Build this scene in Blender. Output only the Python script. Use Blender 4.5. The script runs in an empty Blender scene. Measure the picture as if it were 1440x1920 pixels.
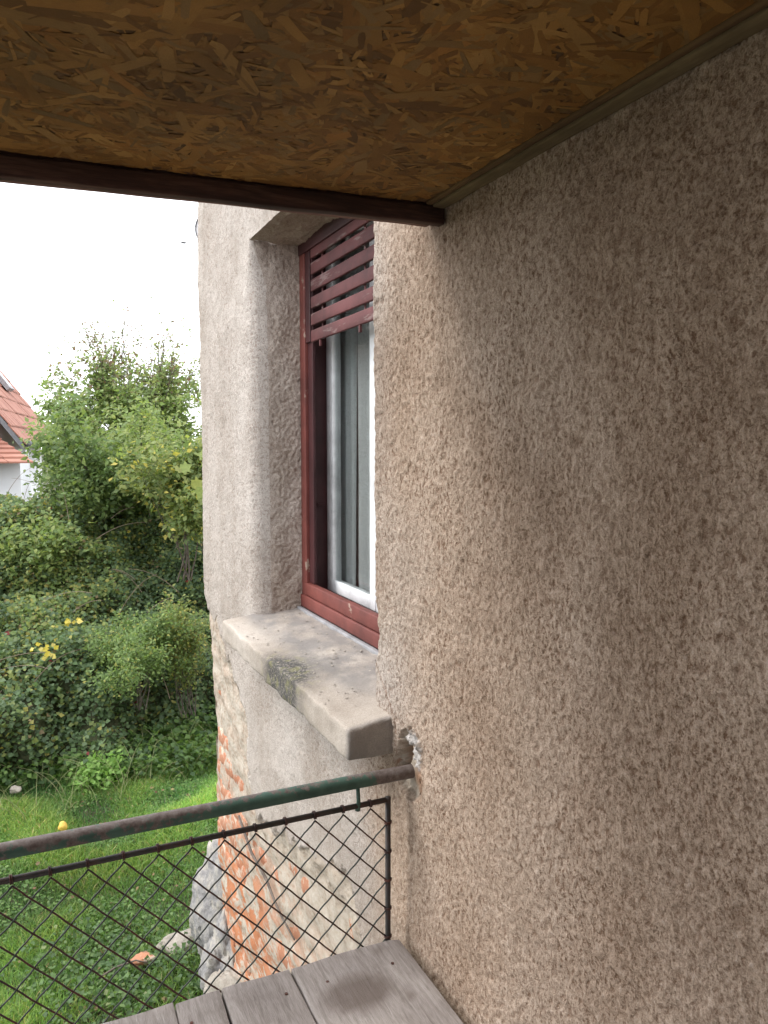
import bpy, bmesh, math, random
import numpy as np
from mathutils import Vector, Matrix, Quaternion, noise as mnoise

S = bpy.context.scene
COL = S.collection
R = math.radians
random.seed(5)
rng = np.random.default_rng(5)

# ------------------------------------------------------------------ camera
FPX, CAMA, CAMH = 1450.0, 0.75, 1.6
PITCH = math.atan(123 / FPX)
YAW = math.atan(678 / FPX * math.cos(PITCH))
cam_d = bpy.data.cameras.new('camera')
cam_d.sensor_fit = 'VERTICAL'
cam_d.sensor_height = 36.0
cam_d.sensor_width = 27.0
cam_d.lens = FPX / 1920 * 36.0
cam_d.clip_start = 0.02
cam_d.clip_end = 600
cam = bpy.data.objects.new('camera', cam_d)
cam.location = (-CAMA, 0, CAMH)
cam.rotation_euler = (math.pi / 2 - PITCH, 0, -YAW)
COL.objects.link(cam)
S.camera = cam

# ------------------------------------------------------------------ sky, sun, exposure
SUN_EL, SUN_AZ = R(48), R(-64)            # azimuth from +Y, clockwise
W = bpy.data.worlds.new('World')
S.world = W
W.use_nodes = True
nt = W.node_tree
nt.nodes.clear()
out = nt.nodes.new('ShaderNodeOutputWorld')
bg = nt.nodes.new('ShaderNodeBackground')
sky = nt.nodes.new('ShaderNodeTexSky')
sky.sky_type = 'NISHITA'
sky.sun_disc = False
sky.sun_elevation = SUN_EL
sky.sun_rotation = SUN_AZ % (2 * math.pi)
mix = nt.nodes.new('ShaderNodeMix')
mix.data_type = 'RGBA'
mix.inputs[0].default_value = 0.9
mix.inputs[7].default_value = (12.2, 12.4, 12.9, 1)   # even cloud cover over the clear sky
nt.links.new(sky.outputs[0], mix.inputs[6])
nt.links.new(mix.outputs[2], bg.inputs[0])
bg.inputs[1].default_value = 0.1
nt.links.new(bg.outputs[0], out.inputs[0])

sun_d = bpy.data.lights.new('sun', 'SUN')
sun_d.energy = 1.0
sun_d.angle = R(25)
sun_d.color = (1, 0.96, 0.9)
sun = bpy.data.objects.new('sun', sun_d)
sd = Vector((math.sin(SUN_AZ) * math.cos(SUN_EL), math.cos(SUN_AZ) * math.cos(SUN_EL), math.sin(SUN_EL)))
sun.rotation_euler = (-sd).to_track_quat('-Z', 'Y').to_euler()
sun.location = (-8, 8, 12)
COL.objects.link(sun)

S.view_settings.view_transform = 'Standard'
S.view_settings.look = 'None'
S.view_settings.exposure = 1.28
S.view_settings.gamma = 1
S.view_settings.use_curve_mapping = False
S.render.engine = 'CYCLES'
S.cycles.max_bounces = 8
S.cycles.diffuse_bounces = 5
S.cycles.transparent_max_bounces = 12

# ------------------------------------------------------------------ pixel -> world helpers (only for laying out measured points)
CW = np.array([-CAMA, 0, CAMH])
FW = np.array([math.sin(YAW) * math.cos(PITCH), math.cos(YAW) * math.cos(PITCH), -math.sin(PITCH)])
RT = np.array([math.cos(YAW), -math.sin(YAW), 0.0])
UP = np.cross(RT, FW)
def ray(u, v): return FW * FPX + RT * (u - 720) - UP * (v - 960)
def ax(u, v, x):
    d = ray(u, v); return CW + d * ((x - CW[0]) / d[0])
def ay(u, v, y):
    d = ray(u, v); return CW + d * ((y - CW[1]) / d[1])
def az(u, v, z):
    d = ray(u, v); return CW + d * ((z - CW[2]) / d[2])

# ------------------------------------------------------------------ node helper
def lk(t, a, b): t.links.new(a, b)
def new_mat(name):
    m = bpy.data.materials.new(name)
    m.use_nodes = True
    t = m.node_tree
    b = t.nodes['Principled BSDF']
    return m, t, b
def coords(t, scale=(1, 1, 1), kind='Object', rot=(0, 0, 0)):
    tc = t.nodes.new('ShaderNodeTexCoord')
    mp = t.nodes.new('ShaderNodeMapping')
    mp.inputs['Scale'].default_value = scale
    mp.inputs['Rotation'].default_value = rot
    lk(t, tc.outputs[kind], mp.inputs[0])
    return mp.outputs[0]
def noise(t, vec, scale, detail=4, rough=0.55, dist=0.0):
    n = t.nodes.new('ShaderNodeTexNoise')
    n.inputs['Scale'].default_value = scale
    n.inputs['Detail'].default_value = detail
    n.inputs['Roughness'].default_value = rough
    n.inputs['Distortion'].default_value = dist
    if vec is not None: lk(t, vec, n.inputs['Vector'])
    return n.outputs['Fac']
def ramp(t, fac, stops, interp='LINEAR'):
    r = t.nodes.new('ShaderNodeValToRGB')
    r.color_ramp.interpolation = interp
    e = r.color_ramp.elements
    while len(e) < len(stops): e.new(0.5)
    for i, (p, c) in enumerate(stops):
        e[i].position = p
        e[i].color = (*c, 1) if len(c) == 3 else c
    lk(t, fac, r.inputs[0])
    return r.outputs[0]
def mixc(t, fac, a, b, mode='MIX'):
    m = t.nodes.new('ShaderNodeMix')
    m.data_type = 'RGBA'
    m.blend_type = mode
    for sock, val in ((m.inputs[0], fac), (m.inputs[6], a), (m.inputs[7], b)):
        if hasattr(val, 'is_linked') or isinstance(val, bpy.types.NodeSocket): lk(t, val, sock)
        elif isinstance(val, (int, float)): sock.default_value = val
        else: sock.default_value = (*val, 1)
    return m.outputs[2]
def math_n(t, op, a, b=None, c=None, clamp=False):
    m = t.nodes.new('ShaderNodeMath')
    m.operation = op
    m.use_clamp = clamp
    for i, v in enumerate((a, b, c)):
        if v is None: continue
        if isinstance(v, bpy.types.NodeSocket): lk(t, v, m.inputs[i])
        else: m.inputs[i].default_value = v
    return m.outputs[0]
def bump(t, b, h, dist=0.002, strength=1.0, prev=None):
    n = t.nodes.new('ShaderNodeBump')
    n.inputs['Distance'].default_value = dist
    n.inputs['Strength'].default_value = strength
    lk(t, h, n.inputs['Height'])
    if prev is not None: lk(t, prev, n.inputs['Normal'])
    lk(t, n.outputs[0], b.inputs['Normal'])
    return n.outputs[0]
def attr(t, name):
    a = t.nodes.new('ShaderNodeAttribute')
    a.attribute_name = name
    return a

# ------------------------------------------------------------------ materials
def mat_plaster():
    m, t, b = new_mat('rough_cast_plaster')
    v = coords(t)
    big = noise(t, v, 1.6, 5, 0.6)
    mid = noise(t, v, 14, 4, 0.6)
    fine = noise(t, v, 420, 3, 0.75)
    base = ramp(t, big, [(0.3, (0.425, 0.305, 0.22)), (0.5, (0.49, 0.37, 0.28)), (0.72, (0.53, 0.42, 0.335))])
    base = mixc(t, math_n(t, 'MULTIPLY', mid, 0.5), base, (0.47, 0.375, 0.295))
    # stronger daylight beyond the porch roof put into the render colour, paler and greyer
    base = mixc(t, math_n(t, 'MULTIPLY', attr(t, 'daylit').outputs['Fac'], 0.85), base, ramp(t, big, [(0.3, (0.455, 0.415, 0.375)), (0.7, (0.56, 0.525, 0.49))]))
    grain = ramp(t, fine, [(0.32, (0.66, 0.63, 0.60)), (0.5, (0.98, 0.98, 0.98)), (0.70, (1.28, 1.28, 1.30))])
    base = mixc(t, 1.0, base, grain, 'MULTIPLY')
    # small hollows of the thrown cast, grime and their shade painted in
    vs = coords(t, (1, 1, 0.82))
    hol = noise(t, vs, 200, 4, 0.68, 0.0)
    hol2 = noise(t, vs, 85, 3, 0.6, 0.0)
    hsum = math_n(t, 'ADD', math_n(t, 'MULTIPLY', hol, 0.62), math_n(t, 'MULTIPLY', hol2, 0.38))
    reg = math_n(t, 'MULTIPLY', attr(t, 'coarse').outputs['Fac'], ramp(t, noise(t, v, 5, 3), [(0.3, (0.55,) * 3), (0.65, (1, 1, 1))]))
    pitf = math_n(t, 'MULTIPLY', ramp(t, hsum, [(0.40, (1, 1, 1)), (0.495, (0, 0, 0))]), reg)
    pitf = math_n(t, 'MAXIMUM', pitf, math_n(t, 'MULTIPLY', attr(t, 'pit').outputs['Fac'], 0.7))
    base = mixc(t, math_n(t, 'MULTIPLY', math_n(t, 'MULTIPLY_ADD', attr(t, 'daylit').outputs['Fac'], -0.1, 0.78), pitf), base, (0.175, 0.085, 0.042))
    knob = ramp(t, hsum, [(0.54, (0, 0, 0)), (0.64, (1, 1, 1))])
    base = mixc(t, math_n(t, 'MULTIPLY', knob, 0.5), base, (0.62, 0.52, 0.45))
    streak = ramp(t, noise(t, coords(t, (1, 1, 0.12)), 7, 4, 0.6), [(0.36, (0.925, 0.915, 0.90)), (0.52, (1, 1, 1)), (0.7, (1.02, 1.02, 1.02))])
    base = mixc(t, 1.0, base, streak, 'MULTIPLY')
    rough_big = ramp(t, noise(t, v, 3.1, 6, 0.7), [(0.38, (0.84, 0.82, 0.80)), (0.55, (1, 1, 1))])
    base = mixc(t, 1.0, base, rough_big, 'MULTIPLY')
    # rendering coat that has come away: pale lime mortar with brick dust
    sp = attr(t, 'spall').outputs['Fac']
    mort = ramp(t, noise(t, coords(t, (1, 1, 1.6)), 24, 6, 0.7), [(0.3, (0.26, 0.205, 0.155)), (0.45, (0.42, 0.36, 0.29)), (0.7, (0.53, 0.48, 0.41))])
    dust = ramp(t, noise(t, coords(t, (1, 1, 3.0)), 6.0, 7, 0.68, 0.9), [(0.47, (0, 0, 0)), (0.535, (1, 1, 1))])
    mort = mixc(t, math_n(t, 'MULTIPLY', dust, attr(t, 'brickdust').outputs['Fac']), mort, (0.46, 0.19, 0.095))
    base = mixc(t, sp, base, mort)
    base = mixc(t, attr(t, 'filler').outputs['Fac'], base, (0.60, 0.56, 0.53))
    base = mixc(t, attr(t, 'rust').outputs['Fac'], base, (0.24, 0.12, 0.06))
    lk(t, base, b.inputs['Base Color'])
    b.inputs['Roughness'].default_value = 0.95
    b.inputs['Specular IOR Level'].default_value = 0.2
    h = math_n(t, 'ADD', math_n(t, 'MULTIPLY', ramp(t, hsum, [(0.3, (0, 0, 0)), (0.52, (0.8,) * 3), (0.7, (1, 1, 1))]), math_n(t, 'MULTIPLY_ADD', attr(t, 'coarse').outputs['Fac'], 0.7, 0.3)), math_n(t, 'MULTIPLY', fine, 0.35))
    bump(t, b, h, 0.0036, 1.0)
    return m
def mat_brick():
    m, t, b = new_mat('red_brick')
    v = coords(t)
    info = t.nodes.new('ShaderNodeObjectInfo')
    c = ramp(t, noise(t, v, 16, 6, 0.65), [(0.28, (0.26, 0.095, 0.05)), (0.5, (0.42, 0.165, 0.085)), (0.72, (0.50, 0.25, 0.15))])
    c = mixc(t, math_n(t, 'MULTIPLY', info.outputs['Random'], 0.35), c, (0.50, 0.30, 0.20))
    lime = ramp(t, noise(t, coords(t, (1, 1, 1)), 16, 6, 0.72), [(0.52, (0, 0, 0)), (0.60, (1, 1, 1))])
    c = mixc(t, math_n(t, 'MULTIPLY', lime, 0.85), c, (0.55, 0.48, 0.39))
    lk(t, c, b.inputs['Base Color'])
    b.inputs['Roughness'].default_value = 0.92
    bump(t, b, noise(t, v, 120, 5, 0.7), 0.004, 0.8)
    return m
def mat_concrete():
    m, t, b = new_mat('weathered_concrete')
    v = coords(t)
    c = ramp(t, noise(t, v, 5, 6, 0.6), [(0.3, (0.34, 0.29, 0.24)), (0.5, (0.45, 0.395, 0.34)), (0.7, (0.52, 0.465, 0.41))])
    g = ramp(t, noise(t, v, 320, 3, 0.7), [(0.3, (0.75, 0.74, 0.72)), (0.55, (1, 1, 1)), (0.8, (1.2, 1.2, 1.2))])
    c = mixc(t, 1.0, c, g, 'MULTIPLY')
    # weathered grey top near the window; shade of the near end painted in
    dirt_shade = attr(t, 'dirt_shade').outputs['Fac']
    dn = ramp(t, noise(t, coords(t, (1.0, 0.6, 1)), 11, 6, 0.65), [(0.30, (0, 0, 0)), (0.56, (1, 1, 1))])
    c = mixc(t, math_n(t, 'MULTIPLY', dirt_shade, math_n(t, 'MULTIPLY', dn, 0.85)), c, (0.20, 0.185, 0.175))
    lic = attr(t, 'lichen').outputs['Fac']
    ln = noise(t, v, 130, 6, 0.85)
    lm = math_n(t, 'MULTIPLY', lic, ramp(t, ln, [(0.36, (0.25,) * 3), (0.50, (1, 1, 1))]))
    moss = ramp(t, noise(t, v, 30, 3), [(0.50, (0.06, 0.057, 0.052)), (0.64, (0.15, 0.145, 0.07))])
    c = mixc(t, lm, c, moss)
    lk(t, c, b.inputs['Base Color'])
    b.inputs['Roughness'].default_value = 0.93
    bump(t, b, math_n(t, 'ADD', noise(t, v, 150, 4, 0.7), noise(t, v, 40, 3, 0.6)), 0.0022, 0.8)
    return m
def mat_paint(name, col, wear=(0.30, 0.24, 0.21), amount=0.66, rough=0.5, axis=(1, 1, 1), dirt_shade=0.35):
    m, t, b = new_mat(name)
    v = coords(t, axis)
    n = noise(t, v, 22, 6, 0.65)
    c0 = tuple(x * 0.72 for x in col)
    c1 = tuple(min(1, x * 1.18) for x in col)
    c = ramp(t, noise(t, v, 9, 5, 0.6), [(0.3, c0), (0.5, col), (0.7, c1)])
    c = mixc(t, ramp(t, n, [(amount, (0, 0, 0)), (amount + 0.03, (1, 1, 1))]), c, wear)
    g = ramp(t, noise(t, coords(t), 5, 5, 0.7), [(0.35, (1 - dirt_shade,) * 3), (0.6, (1, 1, 1))])
    c = mixc(t, 1.0, c, g, 'MULTIPLY')
    lk(t, c, b.inputs['Base Color'])
    b.inputs['Roughness'].default_value = rough
    bump(t, b, math_n(t, 'ADD', n, math_n(t, 'MULTIPLY', noise(t, v, 120, 3, 0.6), 0.4)), 0.0012, 0.7)
    return m
def mat_wood(name, dark, mid, light, grain_axis='Y', scale=1.0, rough=0.85, blotch=None):
    m, t, b = new_mat(name)
    st = {'X': (0.09, 1, 1), 'Y': (1, 0.09, 1), 'Z': (1, 1, 0.09)}[grain_axis]
    v = coords(t, st)
    info = t.nodes.new('ShaderNodeObjectInfo')
    off = t.nodes.new('ShaderNodeVectorMath'); off.operation = 'ADD'
    lk(t, v, off.inputs[0])
    cmb = t.nodes.new('ShaderNodeCombineXYZ')
    for i in range(3): lk(t, math_n(t, 'MULTIPLY', info.outputs['Random'], 17.0 + 9 * i), cmb.inputs[i])
    lk(t, cmb.outputs[0], off.inputs[1])
    v = off.outputs[0]
    n = noise(t, v, 45 * scale, 6, 0.68, 0.7)
    n2 = noise(t, v, 260 * scale, 3, 0.6)
    c = ramp(t, n, [(0.28, dark), (0.5, mid), (0.72, light)])
    c = mixc(t, math_n(t, 'MULTIPLY', ramp(t, n2, [(0.5, (0, 0, 0)), (0.66, (1, 1, 1))]), 0.4), c, dark)
    big = ramp(t, noise(t, coords(t), 4.5, 4, 0.6), [(0.35, (0.72, 0.70, 0.70)), (0.6, (1.08, 1.08, 1.08))])
    c = mixc(t, 1.0, c, big, 'MULTIPLY')
    if blotch:
        st_a = attr(t, 'stain').outputs['Fac']
        c = mixc(t, math_n(t, 'MULTIPLY', st_a, 0.75), c, blotch)
    lk(t, c, b.inputs['Base Color'])
    b.inputs['Roughness'].default_value = rough
    bump(t, b, math_n(t, 'ADD', n, math_n(t, 'MULTIPLY', n2, 0.6)), 0.0016, 0.8)
    return m
def mat_flake():
    m, t, b = new_mat('osb_strand')
    col = attr(t, 'col').outputs['Color']
    uv = t.nodes.new('ShaderNodeUVMap')
    mp = t.nodes.new('ShaderNodeMapping')
    mp.inputs['Scale'].default_value = (2.5, 60, 1)
    lk(t, uv.outputs[0], mp.inputs[0])
    g = noise(t, mp.outputs[0], 3.0, 4, 0.65, 0.3)
    c = mixc(t, 1.0, col, ramp(t, g, [(0.3, (0.62, 0.58, 0.52)), (0.5, (1, 1, 1)), (0.72, (1.25, 1.22, 1.15))]), 'MULTIPLY')
    blot = ramp(t, noise(t, coords(t), 3.2, 5, 0.6), [(0.34, (0.62, 0.62, 0.64)), (0.6, (1.06, 1.05, 1.0))])
    c = mixc(t, 1.0, c, blot, 'MULTIPLY')
    lk(t, c, b.inputs['Base Color'])
    b.inputs['Roughness'].default_value = 0.72
    b.inputs['Specular IOR Level'].default_value = 0.3
    bump(t, b, g, 0.0008, 0.6)
    return m
def mat_leaf(name='leaf_surface', transl=0.45, rough=0.55):
    m, t, b = new_mat(name)
    col = attr(t, 'col').outputs['Color']
    v = coords(t)
    c = mixc(t, 1.0, col, ramp(t, noise(t, v, 60, 3, 0.6), [(0.3, (0.8, 0.8, 0.8)), (0.7, (1.15, 1.15, 1.1))]), 'MULTIPLY')
    lk(t, c, b.inputs['Base Color'])
    b.inputs['Roughness'].default_value = rough
    b.inputs['Specular IOR Level'].default_value = 0.35
    tr = t.nodes.new('ShaderNodeBsdfTranslucent')
    tc = mixc(t, 1.0, c, (1.15, 1.25, 0.7), 'MULTIPLY')
    lk(t, tc, tr.inputs[0])
    mx = t.nodes.new('ShaderNodeMixShader')
    mx.inputs[0].default_value = transl
    o = t.nodes['Material Output']
    lk(t, b.outputs[0], mx.inputs[1]); lk(t, tr.outputs[0], mx.inputs[2])
    lk(t, mx.outputs[0], o.inputs[0])
    return m
def mat_simple(name, stops, scale=8, rough=0.8, bumpd=0.002, bscale=60, metallic=0.0):
    m, t, b = new_mat(name)
    v = coords(t)
    lk(t, ramp(t, noise(t, v, scale, 6, 0.65), stops), b.inputs['Base Color'])
    b.inputs['Roughness'].default_value = rough
    b.inputs['Metallic'].default_value = metallic
    bump(t, b, noise(t, v, bscale, 4, 0.65), bumpd, 0.8)
    return m
def mat_pipe():
    m, t, b = new_mat('green_painted_pipe')
    v = coords(t)
    g = ramp(t, noise(t, v, 18, 5, 0.6), [(0.35, (0.03, 0.075, 0.056)), (0.6, (0.062, 0.125, 0.095))])
    rn = noise(t, v, 42, 6, 0.72)
    geo = t.nodes.new('ShaderNodeNewGeometry')
    sx = t.nodes.new('ShaderNodeSeparateXYZ'); lk(t, geo.outputs['Normal'], sx.inputs[0])
    # the upper side, rubbed by hands and rained on, has lost its paint
    wear = math_n(t, 'ADD', rn, math_n(t, 'MULTIPLY', attr(t, 'wear').outputs['Fac'], 0.22))
    rust = ramp(t, noise(t, v, 70, 5, 0.7), [(0.3, (0.07, 0.045, 0.038)), (0.55, (0.15, 0.12, 0.108)), (0.75, (0.24, 0.22, 0.21))])
    c = mixc(t, ramp(t, wear, [(0.56, (0, 0, 0)), (0.63, (1, 1, 1))]), g, rust)
    lk(t, c, b.inputs['Base Color'])
    b.inputs['Roughness'].default_value = 0.62
    bump(t, b, rn, 0.0012, 0.8)
    return m
def mat_glass():
    m, t, b = new_mat('window_glass')
    tr = t.nodes.new('ShaderNodeBsdfTransparent')
    tr.inputs[0].default_value = (0.86, 0.88, 0.88, 1)
    gl = t.nodes.new('ShaderNodeBsdfGlossy')
    gl.inputs['Roughness'].default_value = 0.03
    fr = t.nodes.new('ShaderNodeLayerWeight'); fr.inputs[0].default_value = 0.5
    fz = math_n(t, 'MULTIPLY_ADD', math_n(t, 'POWER', fr.outputs['Facing'], 4.5), 0.9, 0.06)
    mx = t.nodes.new('ShaderNodeMixShader')
    lk(t, fz, mx.inputs[0])
    lk(t, tr.outputs[0], mx.inputs[1]); lk(t, gl.outputs[0], mx.inputs[2])
    lk(t, mx.outputs[0], t.nodes['Material Output'].inputs[0])
    return m
def mat_curtain():
    m, t, b = new_mat('net_curtain')
    v = coords(t)
    weave = noise(t, v, 420, 2, 0.5)
    b.inputs['Base Color'].default_value = (0.62, 0.63, 0.62, 1)
    b.inputs['Roughness'].default_value = 0.9
    tr = t.nodes.new('ShaderNodeBsdfTransparent')
    mx = t.nodes.new('ShaderNodeMixShader')
    lk(t, ramp(t, weave, [(0.35, (0.55,) * 3), (0.65, (0.95,) * 3)]), mx.inputs[0])
    lk(t, tr.outputs[0], mx.inputs[1]); lk(t, b.outputs[0], mx.inputs[2])
    lk(t, mx.outputs[0], t.nodes['Material Output'].inputs[0])
    return m

M = dict(
    plaster=mat_plaster(), brick=mat_brick(), concrete=mat_concrete(),
    red=mat_paint('oxide_red_paint', (0.175, 0.044, 0.034), (0.33, 0.24, 0.19), 0.60, rough=0.65, axis=(1, 0.35, 0.5), dirt_shade=0.45),
    slat=mat_paint('faded_red_slat_paint', (0.145, 0.042, 0.042), (0.24, 0.15, 0.14), 0.585, axis=(1, 0.12, 1), rough=0.7, dirt_shade=0.5),
    maroon=mat_paint('dark_maroon_paint', (0.065, 0.018, 0.02), (0.5, 0.45, 0.42), 0.72),
    white=mat_paint('white_window_paint', (0.80, 0.81, 0.82), (0.42, 0.38, 0.33), 0.70, dirt_shade=0.12),
    zinc=mat_simple('dull_zinc', [(0.3, (0.22, 0.22, 0.23)), (0.7, (0.38, 0.38, 0.39))], 20, 0.6),
    grey_wood=mat_wood('silver_grey_plank', (0.20, 0.175, 0.155), (0.335, 0.30, 0.28), (0.43, 0.395, 0.375), 'Y', 2.6, blotch=(0.115, 0.085, 0.07)),
    beam=mat_wood('dark_stained_beam', (0.03, 0.015, 0.013), (0.08, 0.038, 0.028), (0.17, 0.095, 0.07), 'X'),
    fascia=mat_wood('red_brown_fascia', (0.10, 0.04, 0.03), (0.24, 0.12, 0.095), (0.40, 0.28, 0.24), 'X'),  # lighter than the beam: daylight on the underside put into the colour
    batten=mat_wood('brown_batten', (0.12, 0.085, 0.04), (0.18, 0.13, 0.065), (0.24, 0.18, 0.095), 'Y'),
    board=mat_wood('brown_edge_board', (0.09, 0.048, 0.018), (0.14, 0.08, 0.03), (0.19, 0.115, 0.045), 'Y'),
    frame_iron=mat_simple('dark_frame_iron', [(0.3, (0.03, 0.034, 0.032)), (0.52, (0.055, 0.048, 0.045)), (0.72, (0.085, 0.04, 0.032))], 30, 0.65, 0.0008, 200),
    flake=mat_flake(), osb=mat_simple('osb_core', [(0.3, (0.07, 0.035, 0.012)), (0.7, (0.2, 0.11, 0.045))], 60, 0.9),
    leaf=mat_leaf(), grass=mat_leaf('grass_blade_surface', 0.4, 0.6),
    bark=mat_simple('twig_bark', [(0.3, (0.075, 0.055, 0.045)), (0.7, (0.19, 0.155, 0.13))], 30, 0.9, 0.004, 70),
    soil=mat_simple('dark_soil', [(0.3, (0.028, 0.03, 0.014)), (0.55, (0.055, 0.055, 0.026)), (0.8, (0.09, 0.075, 0.045))], 9, 0.95, 0.01, 30),
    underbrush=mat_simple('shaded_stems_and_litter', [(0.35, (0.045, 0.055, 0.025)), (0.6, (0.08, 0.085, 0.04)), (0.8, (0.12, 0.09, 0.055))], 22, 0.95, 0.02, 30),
    pipe=mat_pipe(),
    wire=mat_simple('rusty_wire', [(0.35, (0.045, 0.028, 0.026)), (0.55, (0.085, 0.035, 0.026)), (0.72, (0.15, 0.05, 0.032))], 35, 0.7, 0.0006, 300),
    wire_dark=mat_simple('dark_green_wire', [(0.35, (0.02, 0.03, 0.024)), (0.6, (0.045, 0.05, 0.042)), (0.75, (0.09, 0.05, 0.04))], 35, 0.65, 0.0006, 300),
    stone=mat_simple('grey_field_stone', [(0.3, (0.13, 0.125, 0.13)), (0.47, (0.27, 0.26, 0.255)), (0.58, (0.36, 0.335, 0.30)), (0.72, (0.50, 0.455, 0.39))], 13, 0.95, 0.012, 60),
    pale=mat_simple('pale_lime_stone', [(0.3, (0.20, 0.175, 0.145)), (0.5, (0.33, 0.295, 0.25)), (0.7, (0.44, 0.40, 0.345))], 16, 0.95, 0.012, 60),
    glass=mat_glass(), curtain=mat_curtain(),
    room=mat_simple('dim_room_wall', [(0.3, (0.16, 0.15, 0.14)), (0.7, (0.2, 0.19, 0.17))], 3),
    slab=mat_simple('terrace_concrete', [(0.3, (0.24, 0.22, 0.2)), (0.7, (0.36, 0.335, 0.31))], 5),
    tile=mat_simple('orange_roof_tile', [(0.3, (0.25, 0.10, 0.068)), (0.5, (0.33, 0.145, 0.10)), (0.75, (0.38, 0.19, 0.135))], 2.2, 0.85, 0.01, 20),
    white_wall=mat_simple('white_house_render', [(0.3, (0.66, 0.67, 0.69)), (0.7, (0.78, 0.78, 0.79))], 2, 0.9),
    dish=mat_simple('white_dish_enamel', [(0.3, (0.70, 0.71, 0.73)), (0.7, (0.8, 0.8, 0.82))], 4, 0.4),
    dark_metal=mat_simple('dark_grey_metal', [(0.3, (0.10, 0.105, 0.11)), (0.7, (0.18, 0.18, 0.19))], 20, 0.5),
    window_dark=mat_simple('dark_window_pane', [(0.3, (0.04, 0.045, 0.05)), (0.7, (0.08, 0.085, 0.09))], 4, 0.15, 0.0001),
    apple=mat_simple('yellow_quince_skin', [(0.3, (0.62, 0.36, 0.04)), (0.7, (0.78, 0.55, 0.12))], 20, 0.5),
)

# ------------------------------------------------------------------ object helpers
def tag(o, label=None, cat=None, group=None, kind=None):
    if label: o['label'] = label
    if cat: o['category'] = cat
    if group: o['group'] = group
    if kind: o['kind'] = kind
    return o
def empty(name, loc=(0, 0, 0), parent=None):
    o = bpy.data.objects.new(name, None)
    o.empty_display_size = 0.1
    o.location = loc
    COL.objects.link(o)
    if parent: o.parent = parent
    return o
def link(name, me, mat, parent=None, smooth=False):
    """link a mesh given in world coordinates (parents are unrotated empties)"""
    o = bpy.data.objects.new(name, me)
    COL.objects.link(o)
    if mat: me.materials.append(mat)
    if smooth:
        me.polygons.foreach_set('use_smooth', [True] * len(me.polygons))
    if parent:
        o.parent = parent
        base = Vector((0, 0, 0)); p = parent
        while p: base += p.location; p = p.parent
        o.location = -base
    return o
def mesh_np(name, verts, faces, nper, attrs=None, cols=None, uvs=None):
    """faces: (F,nper) int array"""
    me = bpy.data.meshes.new(name)
    verts = np.asarray(verts, dtype=np.float32); faces = np.asarray(faces, dtype=np.int32)
    me.vertices.add(len(verts)); me.vertices.foreach_set('co', verts.ravel())
    me.loops.add(faces.size); me.loops.foreach_set('vertex_index', faces.ravel())
    me.polygons.add(len(faces))
    me.polygons.foreach_set('loop_start', np.arange(0, faces.size, nper, dtype=np.int32))
    me.polygons.foreach_set('loop_total', np.full(len(faces), nper, dtype=np.int32))
    me.update(calc_edges=True)
    if attrs:
        for k, a in attrs.items():
            at = me.attributes.new(k, 'FLOAT', 'POINT')
            at.data.foreach_set('value', np.asarray(a, dtype=np.float32).ravel())
    if cols is not None:
        at = me.attributes.new('col', 'FLOAT_COLOR', 'POINT')
        c = np.ones((len(verts), 4), dtype=np.float32); c[:, :3] = cols
        at.data.foreach_set('color', c.ravel())
    if uvs is not None:
        uv = me.uv_layers.new(name='UVMap')
        uv.data.foreach_set('uv', np.asarray(uvs, dtype=np.float32)[faces.ravel()].ravel())
    return me
def rbox(lo, hi, r=0.004, seg=0.05, amp=0.0, freq=8.0, seed=0, fn=None, maxn=60):
    """box with rounded edges, subdivided, optionally roughened"""
    lo = np.array(lo, float); hi = np.array(hi, float)
    size = hi - lo
    n = [int(min(maxn, max(1, round(s / seg)))) for s in size]
    def ticks(i):
        a = np.linspace(lo[i] + r, hi[i] - r, n[i] + 1)
        return np.concatenate([[lo[i]], a, [hi[i]]])
    tk = [ticks(i) for i in range(3)]
    bm = bmesh.new()
    cache = {}
    def vert(i, j, k):
        key = (i, j, k)
        if key in cache: return cache[key]
        p = np.array([tk[0][i], tk[1][j], tk[2][k]])
        c = np.clip(p, lo + r, hi - r)
        d = p - c
        L = np.linalg.norm(d)
        if L > 0: p = c + d / L * r
        if amp:
            q = Vector(p * freq) + Vector((seed * 7.1, seed * 3.3, seed))
            nv = mnoise.noise_vector(q) + 0.5 * mnoise.noise_vector(q * 2.7)
            p = p + np.array(nv) * amp
        if fn: p = fn(p)
        cache[key] = bm.verts.new(p)
        return cache[key]
    N = [len(a) - 1 for a in tk]
    for i in range(N[0]):
        for j in range(N[1]):
            bm.faces.new([vert(i, j, 0), vert(i, j + 1, 0), vert(i + 1, j + 1, 0), vert(i + 1, j, 0)])
            bm.faces.new([vert(i, j, N[2]), vert(i + 1, j, N[2]), vert(i + 1, j + 1, N[2]), vert(i, j + 1, N[2])])
    for i in range(N[0]):
        for k in range(N[2]):
            bm.faces.new([vert(i, 0, k), vert(i + 1, 0, k), vert(i + 1, 0, k + 1), vert(i, 0, k + 1)])
            bm.faces.new([vert(i, N[1], k), vert(i, N[1], k + 1), vert(i + 1, N[1], k + 1), vert(i + 1, N[1], k)])
    for j in range(N[1]):
        for k in range(N[2]):
            bm.faces.new([vert(0, j, k), vert(0, j, k + 1), vert(0, j + 1, k + 1), vert(0, j + 1, k)])
            bm.faces.new([vert(N[0], j, k), vert(N[0], j + 1, k), vert(N[0], j + 1, k + 1), vert(N[0], j, k + 1)])
    me = bpy.data.meshes.new('box')
    bm.to_mesh(me); bm.free()
    return me
def box(name, lo, hi, mat, parent=None, r=0.002, seg=10, **kw):
    return link(name, rbox(lo, hi, r, seg, **kw), mat, parent, smooth=kw.get('amp', 0) > 0)
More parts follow.
